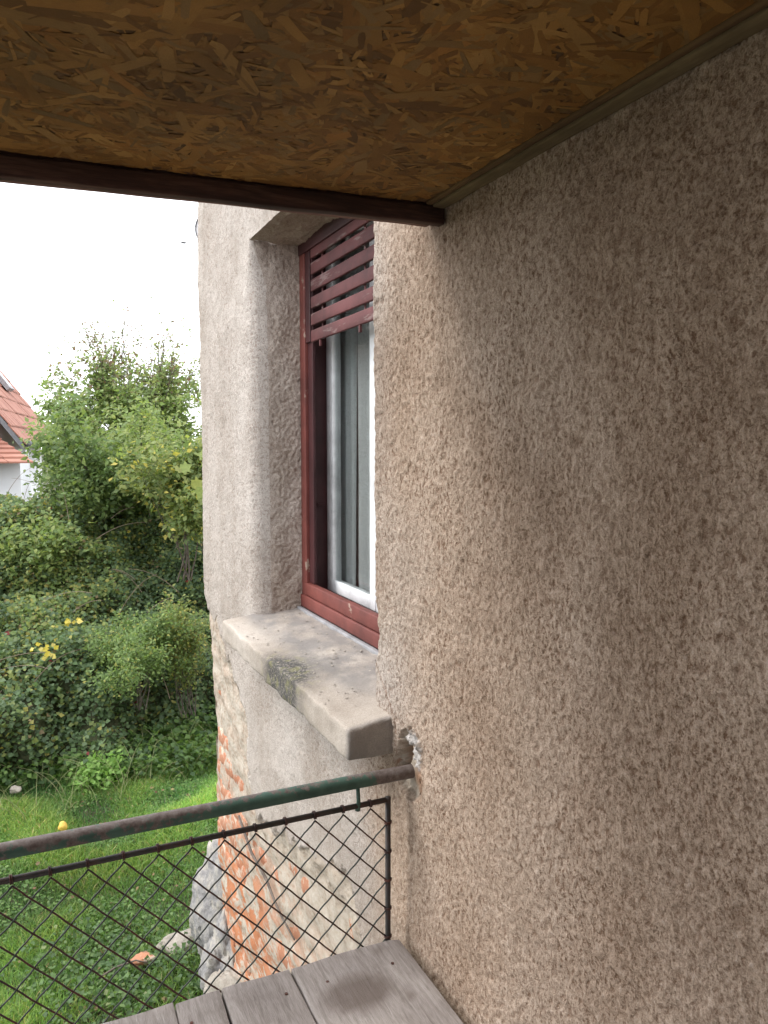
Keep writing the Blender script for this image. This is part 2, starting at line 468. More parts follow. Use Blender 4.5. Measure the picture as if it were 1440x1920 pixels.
def tube_arrays(pts, rad, sides=8, cap=True):
    pts = [Vector(p) for p in pts]
    if not hasattr(rad, '__len__'): rad = [rad] * len(pts)
    V, F = [], []
    prev = None
    for i, p in enumerate(pts):
        d = (pts[min(i + 1, len(pts) - 1)] - pts[max(i - 1, 0)]).normalized()
        if prev is None:
            a = d.orthogonal().normalized()
        else:
            a = (prev - d * prev.dot(d))
            a = a.normalized() if a.length > 1e-6 else d.orthogonal().normalized()
        prev = a
        b = d.cross(a)
        for s in range(sides):
            an = 2 * math.pi * s / sides
            V.append(p + (a * math.cos(an) + b * math.sin(an)) * rad[i])
    for i in range(len(pts) - 1):
        for s in range(sides):
            s2 = (s + 1) % sides
            F.append((i * sides + s, i * sides + s2, (i + 1) * sides + s2, (i + 1) * sides + s))
    if cap:
        V.append(pts[0]); V.append(pts[-1])
        a, b = len(V) - 2, len(V) - 1
        for s in range(sides):
            s2 = (s + 1) % sides
            F.append((a, s2, s)); F.append((b, (len(pts) - 1) * sides + s, (len(pts) - 1) * sides + s2))
    return V, F
def tube(name, pts, rad, mat, parent=None, sides=8, smooth=True):
    V, F = tube_arrays(pts, rad, sides)
    me = bpy.data.meshes.new(name)
    me.from_pydata(V, [], F)
    return link(name, me, mat, parent, smooth)
def tubes(name, lst, mat, parent=None, sides=5):
    V, F = [], []
    for pts, rad in lst:
        v, f = tube_arrays(pts, rad, sides, cap=False)
        o = len(V)
        V += v; F += [tuple(i + o for i in q) for q in f]
    me = bpy.data.meshes.new(name)
    me.from_pydata(V, [], F)
    return link(name, me, mat, parent, True)

# ------------------------------------------------------------------ filtered noise tiles
TN = 1024
def band_tile(seed, wy, wz, px=0.002, sharp=1.0):
    """periodic noise tile, gaussian smoothed, then high passed; wy, wz feature sizes in metres"""
    g = np.random.default_rng(seed).standard_normal((TN, TN))
    fy = np.fft.fftfreq(TN, px)[None, :]; fz = np.fft.fftfreq(TN, px)[:, None]
    e = (fy * wy) ** 2 + (fz * wz) ** 2
    flt = np.exp(-e * 3.2) * (1 - np.exp(-e * 7.0) * sharp)
    a = np.fft.ifft2(np.fft.fft2(g) * flt).real
    return ((a - a.mean()) / a.std()).astype(np.float32)
def samp(tile, y, z, px=0.002):
    Y = (np.asarray(y) / px) % TN; Z = (np.asarray(z) / px) % TN
    y0 = Y.astype(int) % TN; z0 = Z.astype(int) % TN
    fy = Y - np.floor(Y); fz = Z - np.floor(Z)
    y1 = (y0 + 1) % TN; z1 = (z0 + 1) % TN
    return (tile[z0, y0] * (1 - fy) * (1 - fz) + tile[z0, y1] * fy * (1 - fz) + tile[z1, y0] * (1 - fy) * fz + tile[z1, y1] * fy * fz)
T1 = band_tile(1, 0.0085, 0.0105, sharp=0.85)
T2 = band_tile(2, 0.006, 0.008)
T3 = band_tile(3, 0.05, 0.05)
T4 = band_tile(4, 0.25, 0.25, sharp=0.6)
T5 = band_tile(6, 0.022, 0.03)
def sstep(a, b, x):
    t = np.clip((x - a) / (b - a), 0, 1)
    return t * t * (3 - 2 * t)
def in_poly(P, y, z):
    """signed-ish distance to polygon: positive inside (metres)"""
    P = np.array(P)
    inside = np.zeros(y.shape, bool)
    dist = np.full(y.shape, 9.0)
    for i in range(len(P)):
        y0, z0 = P[i]; y1, z1 = P[(i + 1) % len(P)]
        cond = ((z0 > z) != (z1 > z))
        with np.errstate(divide='ignore', invalid='ignore'):
            xi = (y1 - y0) * (z - z0) / (z1 - z0 + 1e-12) + y0
        inside ^= cond & (y < xi)
        dy, dz = y1 - y0, z1 - z0
        t = np.clip(((y - y0) * dy + (z - z0) * dz) / (dy * dy + dz * dz + 1e-12), 0, 1)
        dist = np.minimum(dist, np.hypot(y - y0 - t * dy, z - z0 - t * dz))
    return np.where(inside, dist, -dist)

# ================================================================== THE HOUSE
house = tag(empty('plastered_house', (0, 2.5, -1.0)),
            'rough beige plastered house with flaking render over brick beside the terrace', 'house')
GZ = -1.0
WY0, WY1, WZ0, WZ1 = 1.67, 2.735, 0.955, 2.325       # window opening
CORNER = 3.62
REC = 0.185
spall_px = [(404, 1152), (420, 1215), (437, 1262), (449, 1305), (462, 1355), (466, 1455), (482, 1540), (540, 1575), (600, 1600), (648, 1630), (668, 1720), (690, 1920), (760, 2200)]
spall_poly = [tuple(ax(u, v, 0)[1:]) for u, v in spall_px] + [(3.9, -1.4), (3.9, 0.84)]
hole_poly = [tuple(ax(u, v, 0)[1:]) for u, v in [(752, 1372), (770, 1366), (786, 1385), (788, 1420), (783, 1450), (786, 1480), (782, 1505), (768, 1500), (752, 1480), (742, 1450), (742, 1420)]]
deep_poly = [tuple(ax(u, v, 0)[1:]) for u, v in [(748, 1400), (758, 1390), (762, 1410), (752, 1440), (744, 1440)]]
white_poly = [tuple(ax(u, v, 0)[1:]) for u, v in [(764, 1372), (776, 1370), (788, 1392), (788, 1425), (782, 1448), (775, 1430), (772, 1400), (762, 1390)]]
def surf(y, z):
    """outward relief of the wall (metres, positive = out) with its attributes"""
    n1 = samp(T1, y, z) + 0.35 * samp(T5, y + 0.3, z)
    n2 = samp(T2, y + .7, z + .2); n3 = samp(T3, y, z + .5); n4 = samp(T4, y + .4, z)
    coarse = 1 - 0.25 * sstep(1.66, 1.8, y)
    coarse = coarse * (1 - 0.35 * sstep(0.75, 0.5, z) * sstep(1.3, 1.6, y))
    body = np.where(n1 > 0, 0.75 * np.tanh(n1 * 0.9), 1.15 * n1)
    h = coarse * (0.0009 * body + 0.0004 * n2) + 0.0009 * n3 + 0.0016 * n4
    pit = np.clip((-n1 - 0.9) * 0.6, 0, 1) * coarse * (0.75 + 0.25 * n3).clip(0.2, 1.2)
    pit = np.where(z > 1.0, pit, pit * 0.85)
    d = in_poly(spall_poly, y, z) + 0.012 * n3 + 0.005 * n2 + 0.012 * n4
    sp = sstep(-0.002, 0.006, d)
    lost = 0.009 + 0.009 * sstep(0.0, 0.12, d) + 0.0020 * n3 + 0.0009 * n2 + 0.0035 * n4 + 0.0028 * samp(T3, y * .35 + .2, z * .8)
    h = h * (1 - sp * 0.6) - sp * np.maximum(lost, 0.003)
    dust = sp * (sstep(0.25, -0.25, z) * 0.9 + 0.1) * (1 - 0.5 * sstep(2.9, 2.2, y)) 
    # hole where the railing enters
    dh = in_poly(hole_poly, y, z) + 0.004 * n2
    hh = sstep(-0.003, 0.004, dh)
    h = h - hh * 0.018
    dd = sstep(-0.004, 0.004, in_poly(deep_poly, y, z) + 0.003 * n2)
    h = h - dd * 0.03
    fl = sstep(-0.004, 0.003, in_poly(white_poly, y, z) + 0.003 * n2)
    h = h + fl * 0.017 + fl * 0.0015 * n2
    sp = np.maximum(sp, hh * (1 - fl))
    rust = sstep(-0.02, 0.01, in_poly([tuple(ax(u, v, 0)[1:]) for u, v in [(760, 1450), (786, 1448), (786, 1500), (776, 1500)]], y, z) + 0.006 * n3) * 0.75
    rust = np.maximum(rust, dd)
    # broken arris of the near jamb
    chip = sstep(1.25, 1.17, z) * sstep(0.90, 1.02, z) * sstep(1.640, 1.668, y + 0.012 * n3 + 0.006 * samp(T5, y * 0 + .3, z)) * (y < 1.72)
    h = h - chip * 0.014
    sp = np.maximum(sp, chip * 0.5)
    rust = np.maximum(rust, chip * 0.35)
    # trowelled strip beside the hole
    tr = sstep(0.0, 0.02, in_poly([tuple(ax(u, v, 0)[1:]) for u, v in [(788, 1400), (800, 1410), (802, 1520), (790, 1500)]], y, z))
    pit = pit * (1 - tr)
    # hairline cracks
    for cpts in ([(705, 1240), (722, 1290), (738, 1340), (742, 1370)], [(716, 1440), (700, 1452), (706, 1500)], [(742, 1425), (738, 1455)], [(407, 1150), (399, 1163), (392, 1180), (388, 1203)]):
        q = [ax(u, v, 0)[1:] for u, v in cpts]
        for a, b in zip(q[:-1], q[1:]):
            dy, dz = b - a
            t = np.clip(((y - a[0]) * dy + (z - a[1]) * dz) / (dy * dy + dz * dz), 0, 1)
            dc = np.hypot(y - a[0] - t * dy + 0.003 * n3, z - a[1] - t * dz)
            cr = sstep(0.0045, 0.001, dc)
            h = h - cr * 0.006
            rust = np.maximum(rust, cr * 0.8)
    return h, dict(daylit=sstep(1.35, 1.95, y + 0.08 * n4), coarse=coarse * (1 - sp) * (1 - tr), pit=pit * (1 - sp), spall=sp, filler=fl, rust=rust, brickdust=dust)
def grid_faces(nz, ny, mask=None, flip=False):
    i = np.arange(nz - 1)[:, None] * ny + np.arange(ny - 1)[None, :]
    q = np.stack([i, i + 1, i + ny + 1, i + ny], -1)
    if flip: q = q[..., ::-1]
    if mask is not None: q = q[mask]
    return q.reshape(-1, 4)
ya = np.concatenate([np.arange(-1.3, 0.35, 0.02), np.arange(0.35, 1.66, 0.0036), np.linspace(1.66, 1.70, 12)[:-1], np.arange(1.70, CORNER, 0.0062), [CORNER]])
ya[np.argmin(abs(ya - WY0))] = WY0
ya[np.argmin(abs(ya - WY1))] = WY1
za = np.concatenate([np.arange(-1.15, 0.30, 0.0065), np.arange(0.30, 2.10, 0.0042), np.arange(2.10, 2.95, 0.0065), np.linspace(2.95, 4.4, 30)])
za[np.argmin(abs(za - WZ0))] = WZ0
za[np.argmin(abs(za - WZ1))] = WZ1
Y, Z = np.meshgrid(ya, za)
H, A = surf(Y, Z)
X = -H
# softly rounded arris of the far reveal, sharp near the lintel; small one on the near jamb
rr = 0.014 + 0.05 * sstep(2.33, 2.15, Z)
dd = np.clip(Y - WY1, 0, None)
inz = sstep(WZ1 + 0.01, WZ1 - 0.01, Z) * (Z > WZ0 - 0.02)
t_ = np.clip(1 - dd / rr, 0, 1)
X = X + np.where(Y >= WY1 - 1e-6, rr * (1 - np.sqrt(np.clip(1 - t_ ** 2, 0, 1))) * inz, 0)
dd2 = np.clip(WY0 - Y, 0, None); r2 = 0.01
t2 = np.clip(1 - dd2 / r2, 0, 1)
X = X + np.where(Y <= WY0 + 1e-6, r2 * (1 - np.sqrt(np.clip(1 - t2 ** 2, 0, 1))) * inz, 0)
# outer corner: rounded, and set back where the render is lost
r3 = 0.02
t3 = np.clip(1 - (CORNER - Y) / r3, 0, 1)
X = X + r3 * (1 - np.sqrt(np.clip(1 - t3 ** 2, 0, 1)))
def back_shift(z):
    return 0.055 * sstep(0.62, 0.30, z) + 0.03 * sstep(0.93, 0.80, z) + 0.012 * samp(T3, z * 0 + 0.1, z) * sstep(0.95, 0.8, z)
def back_in(z):
    return 0.010 * sstep(0.93, 0.80, z)
Yp = Y - back_shift(Z) * sstep(3.30, CORNER, Y)
X = X + back_in(Z) * sstep(3.2, CORNER, Y)
cy = (ya[:-1] + ya[1:]) / 2; cz = (za[:-1] + za[1:]) / 2
CY, CZ = np.meshgrid(cy, cz)
keep = ~((CY > WY0) & (CY < WY1) & (CZ > WZ0) & (CZ < WZ1))
V1 = np.stack([X, Yp, Z], -1).reshape(-1, 3)
F1 = grid_faces(len(za), len(ya), keep, flip=True)
ats = {k: [v.ravel()] for k, v in A.items()}
VV, FF = [V1], [F1]
base_n = len(V1)
def add_patch(V, F, at):
    global base_n
    VV.append(V); FF.append(F + base_n); base_n += len(V)
    for k in ats: ats[k].append(at.get(k, np.zeros(len(V))).ravel())
# far reveal (faces the camera), near reveal, lintel soffit
zr = za[(za >= WZ0 - 1e-6) & (za <= WZ1 + 1e-6)]
def reveal(yc, sign, rfun, flip):
    xr = np.arange(0, 1.0001, 0.03)
    XX, ZZ = np.meshgrid(xr, zr)
    r0 = rfun(ZZ)
    xs = r0 + XX * (REC + 0.02 - r0)
    n1 = samp(T1, xs + 5.1, ZZ); n2 = samp(T2, xs + 3, ZZ); n3 = samp(T3, xs + 2, ZZ)
    h = 0.0016 * np.where(n1 > 0, .75 * np.tanh(n1), 1.1 * n1) + 0.0007 * n2 + 0.0018 * n3
    w = sstep(0, 0.15, XX)
    hs, _ = surf(np.full_like(ZZ, yc), ZZ)
    Xv = xs - (1 - w) * hs
    Yv = yc + sign * h * w
    pit = np.clip((-n1 - .6) * .8, 0, 1) * 0.6
    add_patch(np.stack([Xv, Yv, ZZ], -1).reshape(-1, 3), grid_faces(len(zr), len(xr), flip=flip), dict(pit=pit, coarse=np.full(pit.shape, 0.6), daylit=np.full(pit.shape, 0.7)))
reveal(WY1, -1, lambda z: 0.014 + 0.05 * sstep(2.33, 2.15, z), False)
reveal(WY0, +1, lambda z: z * 0 + 0.010, True)
yl = ya[(ya >= WY0 - 1e-6) & (ya <= WY1 + 1e-6)]
xl = np.linspace(0, REC + 0.02, 36)
XL, YL = np.meshgrid(xl, yl)
nl = samp(T1, XL + 1, YL); hl = 0.0018 * nl + 0.003 * samp(T3, XL, YL)
wl = sstep(0, 0.03, XL)
h0 = surf(yl, np.full_like(yl, WZ1))[0][:, None]
add_patch(np.stack([XL - (1 - wl) * h0, YL, WZ1 + hl * wl + 0 * XL], -1).reshape(-1, 3), grid_faces(len(yl), len(xl), flip=False), dict(daylit=np.full(nl.shape, 0.5), coarse=np.full(nl.shape, 0.4), pit=np.clip(-nl - .6, 0, 1) * 0.5 + 0.15))
# the gable face round the corner
xb = np.concatenate([[r3], np.arange(r3 + 0.01, 0.3, 0.015), np.linspace(0.3, 6, 60)])
zb = za[::2]
XB, ZB = np.meshgrid(xb, zb)
hb, ab = surf(3.9 + 0 * XB, ZB)
nb = 0.0015 * samp(T1, XB, ZB) + 0.002 * samp(T3, XB, ZB)
wb = sstep(r3, r3 + 0.05, XB)
add_patch(np.stack([XB + back_in(ZB) * (1 - wb), CORNER - back_shift(ZB) + nb * wb, ZB], -1).reshape(-1, 3), grid_faces(len(zb), len(xb), flip=True),
          dict(daylit=np.ones(XB.shape), spall=sstep(0.95, 0.85, ZB) * sstep(0.5, 0.1, XB)))
me = mesh_np('wall', np.concatenate(VV), np.concatenate(FF), 4, {k: np.concatenate(v) for k, v in ats.items()})
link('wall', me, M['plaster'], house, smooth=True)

# bricks that show where the render is gone
bms = []
for k in range(6):
    lo = (0, -0.125, -0.0325); hi = (0.115, 0.125, 0.0325)
    bms.append(rbox(lo, hi, 0.008, 0.03, amp=0.007, freq=14, seed=k + 2))
    bms[-1].materials.append(M['brick'])
    bms[-1].polygons.foreach_set('use_smooth', [True] * len(bms[-1].polygons))
course = 0
z = -0.94
while z < 0.86:
    y = CORNER - 0.05 - back_shift(np.array([z]))[0] - (0.075 if course % 2 else 0.0)
    first = True
    while y > 1.65:
        yc = y - 0.125 + (0.03 if first else 0)
        d = in_poly(spall_poly, np.array([yc]), np.array([z]))[0]
        if d > -0.02:
            o = bpy.data.objects.new('brick', bms[random.randrange(6)])
            COL.objects.link(o)
            o.parent = house
            upper = z > 0.42
            push = random.choice([0.0, 0.006, 0.012, 0.014, 0.016]) if z > 0.1 else random.choice([-0.003, 0.0, 0.003, 0.006, 0.010])
            if first: push = -0.004 if z < 0.30 else random.choice([0.004, 0.012])
            wx = 0.0215 + push + 0.010 * (1 if yc > 3.35 else 0) * (0.6)
            if d < 0.10: wx += 0.004
            o.location = Vector((wx, yc, z)) - house.location
            o.rotation_euler = (random.uniform(-.02, .02), random.uniform(-.05, .05), random.uniform(-.03, .03))
        y -= 0.262 if not (first and course % 2) else 0.20
        first = False
    z += 0.076
    course += 1

# concrete sill
def sill_fn(p):
    x, y, z = p
    # top falls outwards
    if z > 0.93: z += 0.105 * (x + 0.109)
    chipd = mnoise.noise(Vector((x * 6, y * 9, z * 9))) * 0.006 + mnoise.noise(Vector((x * 30, y * 34, z * 30))) * 0.003
    return np.array([x + (chipd if x < 0 else 0), y, z + (chipd * 0.6)])
sm = rbox((-0.109, 1.563, 0.893), (0.178, 2.779, 0.966), 0.006, 0.013, amp=0.0028, freq=19, fn=sill_fn, maxn=90)
co = np.empty(len(sm.vertices) * 3, dtype=np.float32); sm.vertices.foreach_get('co', co); co = co.reshape(-1, 3)
dirt_shade = sstep(-0.065, 0.01, co[:, 0]) * (co[:, 2] > 0.95) * sstep(1.58, 1.9, co[:, 1])
dirt_shade = np.maximum(dirt_shade, 0.75 * (co[:, 1] < 1.572))  # near end face painted darker for the shade under the roof
lich = np.exp(-((co[:, 1] - 2.07) / 0.15) ** 2 - ((co[:, 0] + 0.10) / 0.075) ** 2) * 1.7
for k, a in (('dirt_shade', dirt_shade), ('lichen', np.clip(lich, 0, 1))):
    at = sm.attributes.new(k, 'FLOAT', 'POINT'); at.data.foreach_set('value', a.astype(np.float32))
link('window_sill', sm, M['concrete'], house, smooth=True)

# grit and flakes lying on the sill
gv, gf = [], []
for i in range(150):
    x = random.uniform(-0.1, 0.16); y = random.uniform(1.68, 2.7); s = random.uniform(0.0015, 0.005)
    zt = 0.966 + 0.105 * (x + 0.109) + 0.001
    o = len(gv); a = random.uniform(0, 6)
    for k in range(4):
        gv.append((x + s * math.cos(a + k * 1.57) * random.uniform(.5, 1.4), y + s * math.sin(a + k * 1.57) * 1.5, zt + (0.002 if k % 2 else 0)))
    gv.append((x, y, zt + s * .6))
    for k in range(4): gf.append((o + k, o + (k + 1) % 4, o + 4))
gm = bpy.data.meshes.new('grit'); gm.from_pydata(gv, [], gf)
tag(link('grit', gm, M['pale']), 'pale paint flakes and grit scattered over the concrete window sill', 'grit', kind='stuff')

# ---- window (part) and its pieces (sub-parts)
win = empty('window', Vector((0.2, 2.2, 1.02)) - house.location, house)
tag(win, 'red framed window with half lowered slatted shutter')
def wbox(name, lo, hi, mat, **kw): return box(name, lo, hi, M[mat], win, **kw)
X0 = REC - 0.002
wbox('frame_stile', (X0, 2.680, 1.0), (X0 + 0.022, 2.733, 2.33), 'red', r=0.003, seg=0.05, amp=0.0006)
wbox('frame_stile', (X0, 1.672, 1.0), (X0 + 0.022, 1.775, 2.33), 'red', r=0.003)
wbox('bottom_rail', (X0 - 0.006, 1.700, 1.004), (X0 + 0.024, 2.732, 1.049), 'red', r=0.004, seg=0.03, amp=0.0012, freq=20)
wbox('bottom_rail', (X0 - 0.002, 1.700, 1.0515), (X0 + 0.024, 2.7, 1.098), 'red', r=0.004, seg=0.03, amp=0.0012, freq=20)
wbox('threshold', (X0 + 0.026, 1.70, 1.03), (0.268, 2.70, 1.062), 'maroon')
wbox('flashing', (X0 - 0.020, 1.69, 0.990), (X0 - 0.004, 2.73, 1.003), 'zinc', r=0.002, seg=0.04, amp=0.0012)
wbox('guide_rail', (X0 + 0.004, 2.634, 1.97), (X0 + 0.0115, 2.678, 2.4), 'maroon')
wbox('jamb', (X0 + 0.024, 2.700, 1.0), (0.30, 2.73, 2.4), 'maroon', seg=0.05, amp=0.0006)
wbox('jamb', (X0 + 0.024, 1.69, 1.0), (0.30, 1.712, 2.4), 'maroon')
wbox('guide_rail', (X0 + 0.012, 2.630, 1.10), (X0 + 0.023, 2.678, 2.4), 'maroon')
wbox('frame_head', (X0 - 0.004, 1.69, 2.285), (X0 + 0.012, 2.733, 2.36), 'maroon')
wbox('shutter_bolt', (0.235, 2.69, 1.38), (0.262, 2.70, 1.388), 'maroon')
# white sashes
for (ya_, yb_) in ((2.262, 2.698), (1.716, 2.256)):
    wbox('sash_stile', (0.272, yb_ - 0.064, 1.063), (0.305, yb_, 2.42), 'white', r=0.003, seg=0.06, amp=0.0008)
    wbox('sash_stile', (0.272, ya_, 1.063), (0.305, ya_ + 0.045, 2.42), 'white', r=0.003, seg=0.06, amp=0.0008)
    wbox('sash_rail', (0.2725, ya_ + 0.0455, 1.063), (0.304, yb_ - 0.0585, 1.108), 'white', r=0.003, seg=0.06, amp=0.0008)
    wbox('sash_rail', (0.2725, ya_ + 0.0455, 2.37), (0.304, yb_ - 0.0585, 2.42), 'white', r=0.003)
    wbox('glass_pane', (0.280, ya_ + 0.044, 1.105), (0.283, yb_ - 0.057, 2.372), 'glass', r=0.0004)
# shutter slats
nsl = 7
for i in range(nsl):
    z0 = 1.968 + i * 0.0575
    hgt = 0.0405 if i < 5 else 0.054
    tilt = random.uniform(-0.0015, 0.0015)
    wbox('slat', (X0 + 0.004, 1.76, z0 + tilt), (X0 + 0.0155, 2.624, z0 + hgt + tilt), 'slat', r=0.003, seg=0.04, amp=0.0008, freq=12, seed=i)
    if i < nsl - 1:
        for yy in (2.535, 2.17, 1.82):
            wbox('slat_link', (X0 + 0.017, yy, z0 + hgt - 0.012), (X0 + 0.020, yy + 0.012, z0 + 0.0695), 'slat', r=0.0005)
for yy in (2.535, 2.19):
    wbox('shutter_stop', (X0 + 0.006, yy, 1.945), (X0 + 0.014, yy + 0.010, 1.969), 'slat', r=0.001)
# inner room so the window looks into something dim
rm = bpy.data.meshes.new('room')
xi, x2, y0_, y1_, z0_, z1_ = 0.345, 3.6, 0.0, 3.3, -0.2, 2.6
oy0, oy1, oz0, oz1 = 1.69, 2.73, 1.0, 2.42
rv = [(xi, y0_, z0_), (xi, y1_, z0_), (xi, y1_, z1_), (xi, y0_, z1_), (x2, y0_, z0_), (x2, y1_, z0_), (x2, y1_, z1_), (x2, y0_, z1_),
      (xi, oy0, oz0), (xi, oy1, oz0), (xi, oy1, oz1), (xi, oy0, oz1), (0.2, oy0, oz0), (0.2, oy1, oz0), (0.2, oy1, oz1), (0.2, oy0, oz1)]
rf = [(4, 5, 6, 7), (0, 4, 7, 3), (1, 2, 6, 5), (3, 7, 6, 2), (0, 1, 5, 4), (0, 8, 9, 1), (1, 9, 10, 2), (2, 10, 11, 3), (3, 11, 8, 0), (8, 12, 13, 9), (10, 14, 15, 11), (9, 13, 14, 10), (11, 15, 12, 8)]
rm.from_pydata(rv, [], rf)
link('room_interior', rm, M['room'], house)

# net curtains
def curtain(y0, y1, xb, seed, label):
    ny, nz = 70, 12
    ys = np.linspace(y0, y1, ny); zs = np.linspace(1.03, 2.5, nz)
    YY, ZZ = np.meshgrid(ys, zs)
    XX = xb + 0.007 * np.sin(YY * 95 + seed + 0.4 * np.sin(ZZ * 2)) + 0.004 * np.sin(YY * 43 + seed * 2)
    YY = YY + 0.006 * np.sin(YY * 60 + ZZ * 1.5)
    me = mesh_np('net_curtain', np.stack([XX, YY, ZZ], -1).reshape(-1, 3), grid_faces(nz, ny), 4)
    tag(link('net_curtain', me, M['curtain'], None, True), label, 'curtain', 'net curtains behind the window glass')
curtain(2.532, 2.725, 0.322, 1.0, 'sheer grey net curtain behind the window, left of its dark gap')
curtain(1.70, 2.508, 0.318, 2.3, 'sheer grey net curtain behind the window, right of its dark gap')

# satellite dish on the gable wall, its rim just past the corner
dish = tag(empty('satellite_dish', (0.25, 3.9, 2.3)), 'white satellite dish whose rim shows beyond the upper wall corner', 'satellite dish')
dv, df = [], []
rings, segs = 8, 40
dc = Vector(ay(391, 418, 3.98)); dn = Vector((-0.55, -0.75, 0.2)).normalized()
dc = Vector(ay(399, 424, 4.5))
ua = dn.cross(Vector((0, 0, 1))).normalized(); va = ua.cross(dn)
Rd = 0.105
for side, off in ((0, 0), (1, -0.006)):
    for i in range(rings + 1):
        r_ = Rd * i / rings
        for j in range(segs):
            a = 2 * math.pi * j / segs
            p = dc + ua * r_ * math.cos(a) + va * r_ * math.sin(a) * 1.08 + dn * ((r_ / Rd) ** 2 * 0.04 - 0.04 + off)
            dv.append(p)
NR = (rings + 1) * segs
for sd_ in (0, 1):
    for i in range(rings):
        for j in range(segs):
            q = [i * segs + j, i * segs + (j + 1) % segs, (i + 1) * segs + (j + 1) % segs, (i + 1) * segs + j]
            q = [x + sd_ * NR for x in q]
            df.append(q if sd_ == 0 else q[::-1])
dm = bpy.data.meshes.new('reflector'); dm.from_pydata(dv, [], df)
link('reflector', dm, M['dish'], dish, True)
rim = [dc + ua * Rd * math.cos(2 * math.pi * j / segs) + va * Rd * 1.08 * math.sin(2 * math.pi * j / segs) for j in range(segs + 1)]
tube('rim', rim, 0.0045, M['dark_metal'], dish, 6)
lnb = Vector(ay(344, 455, 4.3))
tube('feed_arm', [dc - va * Rd * 1.0, dc - va * Rd * 1.05 + dn * 0.05, lnb], 0.0015, M['dish'], dish, 6)
tube('receiver_head', [lnb - Vector((.012, 0, 0)), lnb + Vector((.012, 0, 0))], [0.006, 0.005], M['dark_metal'], dish, 10)
tube('wall_bracket', [dc - dn * 0.05, dc - dn * 0.12 + Vector((0.05, -0.1, -0.08)), Vector((0.25, 3.61, dc.z - 0.1))], 0.014, M['dark_metal'], dish, 8)

# ================================================================== TERRACE: slab, roof, railing, bench
slab = box('terrace_floor', (-3.4, -1.6, -0.12), (-0.004, 1.56, 0.0), M['slab'], None)
tag(slab, kind='structure')
box('retaining_wall', (-3.4, 1.40, -1.1), (-0.004, 1.555, -0.124), M['slab'], None)
tag(bpy.data.objects['retaining_wall'], 'plain concrete wall carrying the edge of the raised terrace', 'wall')

roof = tag(empty('terrace_roof', (-1.0, 0.0, 2.04)), 'low porch roof lined with brown strand board over the terrace', 'roof')
def rz(x): return 2.054 + 0.022 * x
def slope_fn(p): return np.array([p[0], p[1], p[2] + 0.025 * p[0]])
link('ceiling_board', rbox((-3.4, -1.5, 2.060), (-0.045, 1.329, 2.078), 0.001, 3, fn=slope_fn), M['osb'], roof)  # roof carried well past the view to keep light off the near wall
def rough_fn(p): return slope_fn(p)
link('roof_beam', rbox((-3.4, 1.330, 2.024), (-0.003, 1.352, 2.056), 0.002, 0.04, amp=0.0022, freq=7, fn=rough_fn, maxn=60), M['beam'], roof, True)
link('fascia', rbox((-3.45, 1.3535, 2.033), (-0.006, 1.395, 2.14), 0.005, 0.06, amp=0.002, freq=6, fn=slope_fn), M['fascia'], roof, True)
link('roof_sheet', rbox((-3.5, -1.6, 2.150), (-0.006, 1.45, 2.156), 0.001, 3, fn=slope_fn), M['dark_metal'], roof)
link('wall_batten', rbox((-0.030, -1.5, 2.051), (-0.003, 1.3285, 2.078), 0.003, 0.06, amp=0.0015, freq=9, maxn=50), M['batten'], roof, True)
link('edge_board', rbox((-0.0445, -1.5, 2.0545), (-0.0315, 1.3285, 2.079), 0.003, 0.08, amp=0.001, freq=6, maxn=40), M['board'], roof, True)
link('porch_post', rbox((-3.2, 1.25, 0.0), (-3.1, 1.325, 1.975), 0.004, 3), M['beam'], roof)
box('rear_shade_wall', (-3.4, -1.75, -0.1), (-0.004, -1.61, 2.6), M['slab'], None)  # added out of view to cut the light on the near wall
tag(bpy.data.objects['rear_shade_wall'], 'plain unseen wall added behind the viewpoint to shade the terrace', 'wall')
# strands pressed into the face of the board
NF = 27000
cx = rng.uniform(-1.95, -0.05, NF); cyf = rng.uniform(-0.4, 1.325, NF)
L = rng.gamma(4.0, 0.016, NF).clip(0.012, 0.14) ; Wd = L * rng.uniform(0.07, 0.32, NF); Wd = Wd.clip(0.002, 0.024)
an = rng.normal(0.55, 0.95, NF)
small = np.arange(NF) > NF * 0.55
L[small] *= 0.5; Wd[small] *= 0.6
order = rng.permutation(NF)
pal = np.array([(0.40, 0.25, 0.095), (0.33, 0.195, 0.07), (0.27, 0.15, 0.05), (0.46, 0.31, 0.14), (0.20, 0.105, 0.035), (0.30, 0.21, 0.11), (0.36, 0.19, 0.06), (0.14, 0.075, 0.03), (0.25, 0.19, 0.115)])
pal = (pal * 0.7 + pal.mean(0) * 0.3) * np.array([0.93, 0.77, 0.52])
pc = pal[rng.choice(len(pal), NF, p=[.17, .18, .15, .10, .10, .10, .09, .05, .06])] * rng.uniform(0.8, 1.15, (NF, 1))
zof = rng.uniform(0.0003, 0.0013, NF)
tx = np.array([-1, -.86, -.2, .35, .82, 1, .9, .3, -.3, -.9])
ty = np.array([.1, .85, 1, .9, .95, .2, -.8, -1, -.88, -.7])
K = 10
JX = tx[None] + rng.normal(0, .07, (NF, K)); JY = ty[None] * rng.uniform(.65, 1.1, (NF, K))
px_ = JX * L[:, None] / 2; py_ = JY * Wd[:, None] / 2
ca, sa = np.cos(an)[:, None], np.sin(an)[:, None]
FXv = cx[:, None] + px_ * ca - py_ * sa
FYv = np.clip(cyf[:, None] + px_ * sa + py_ * ca, -1.4, 1.329)
FXv = np.minimum(FXv, -0.046)
tl = rng.normal(0, 0.0025, NF)[:, None]; tl2 = rng.normal(0, 0.005, NF)[:, None]
FZv = 2.060 + 0.025 * FXv - zof[:, None] + px_ * tl + py_ * tl2
FV = np.stack([FXv, FYv, FZv], -1).reshape(-1, 3)
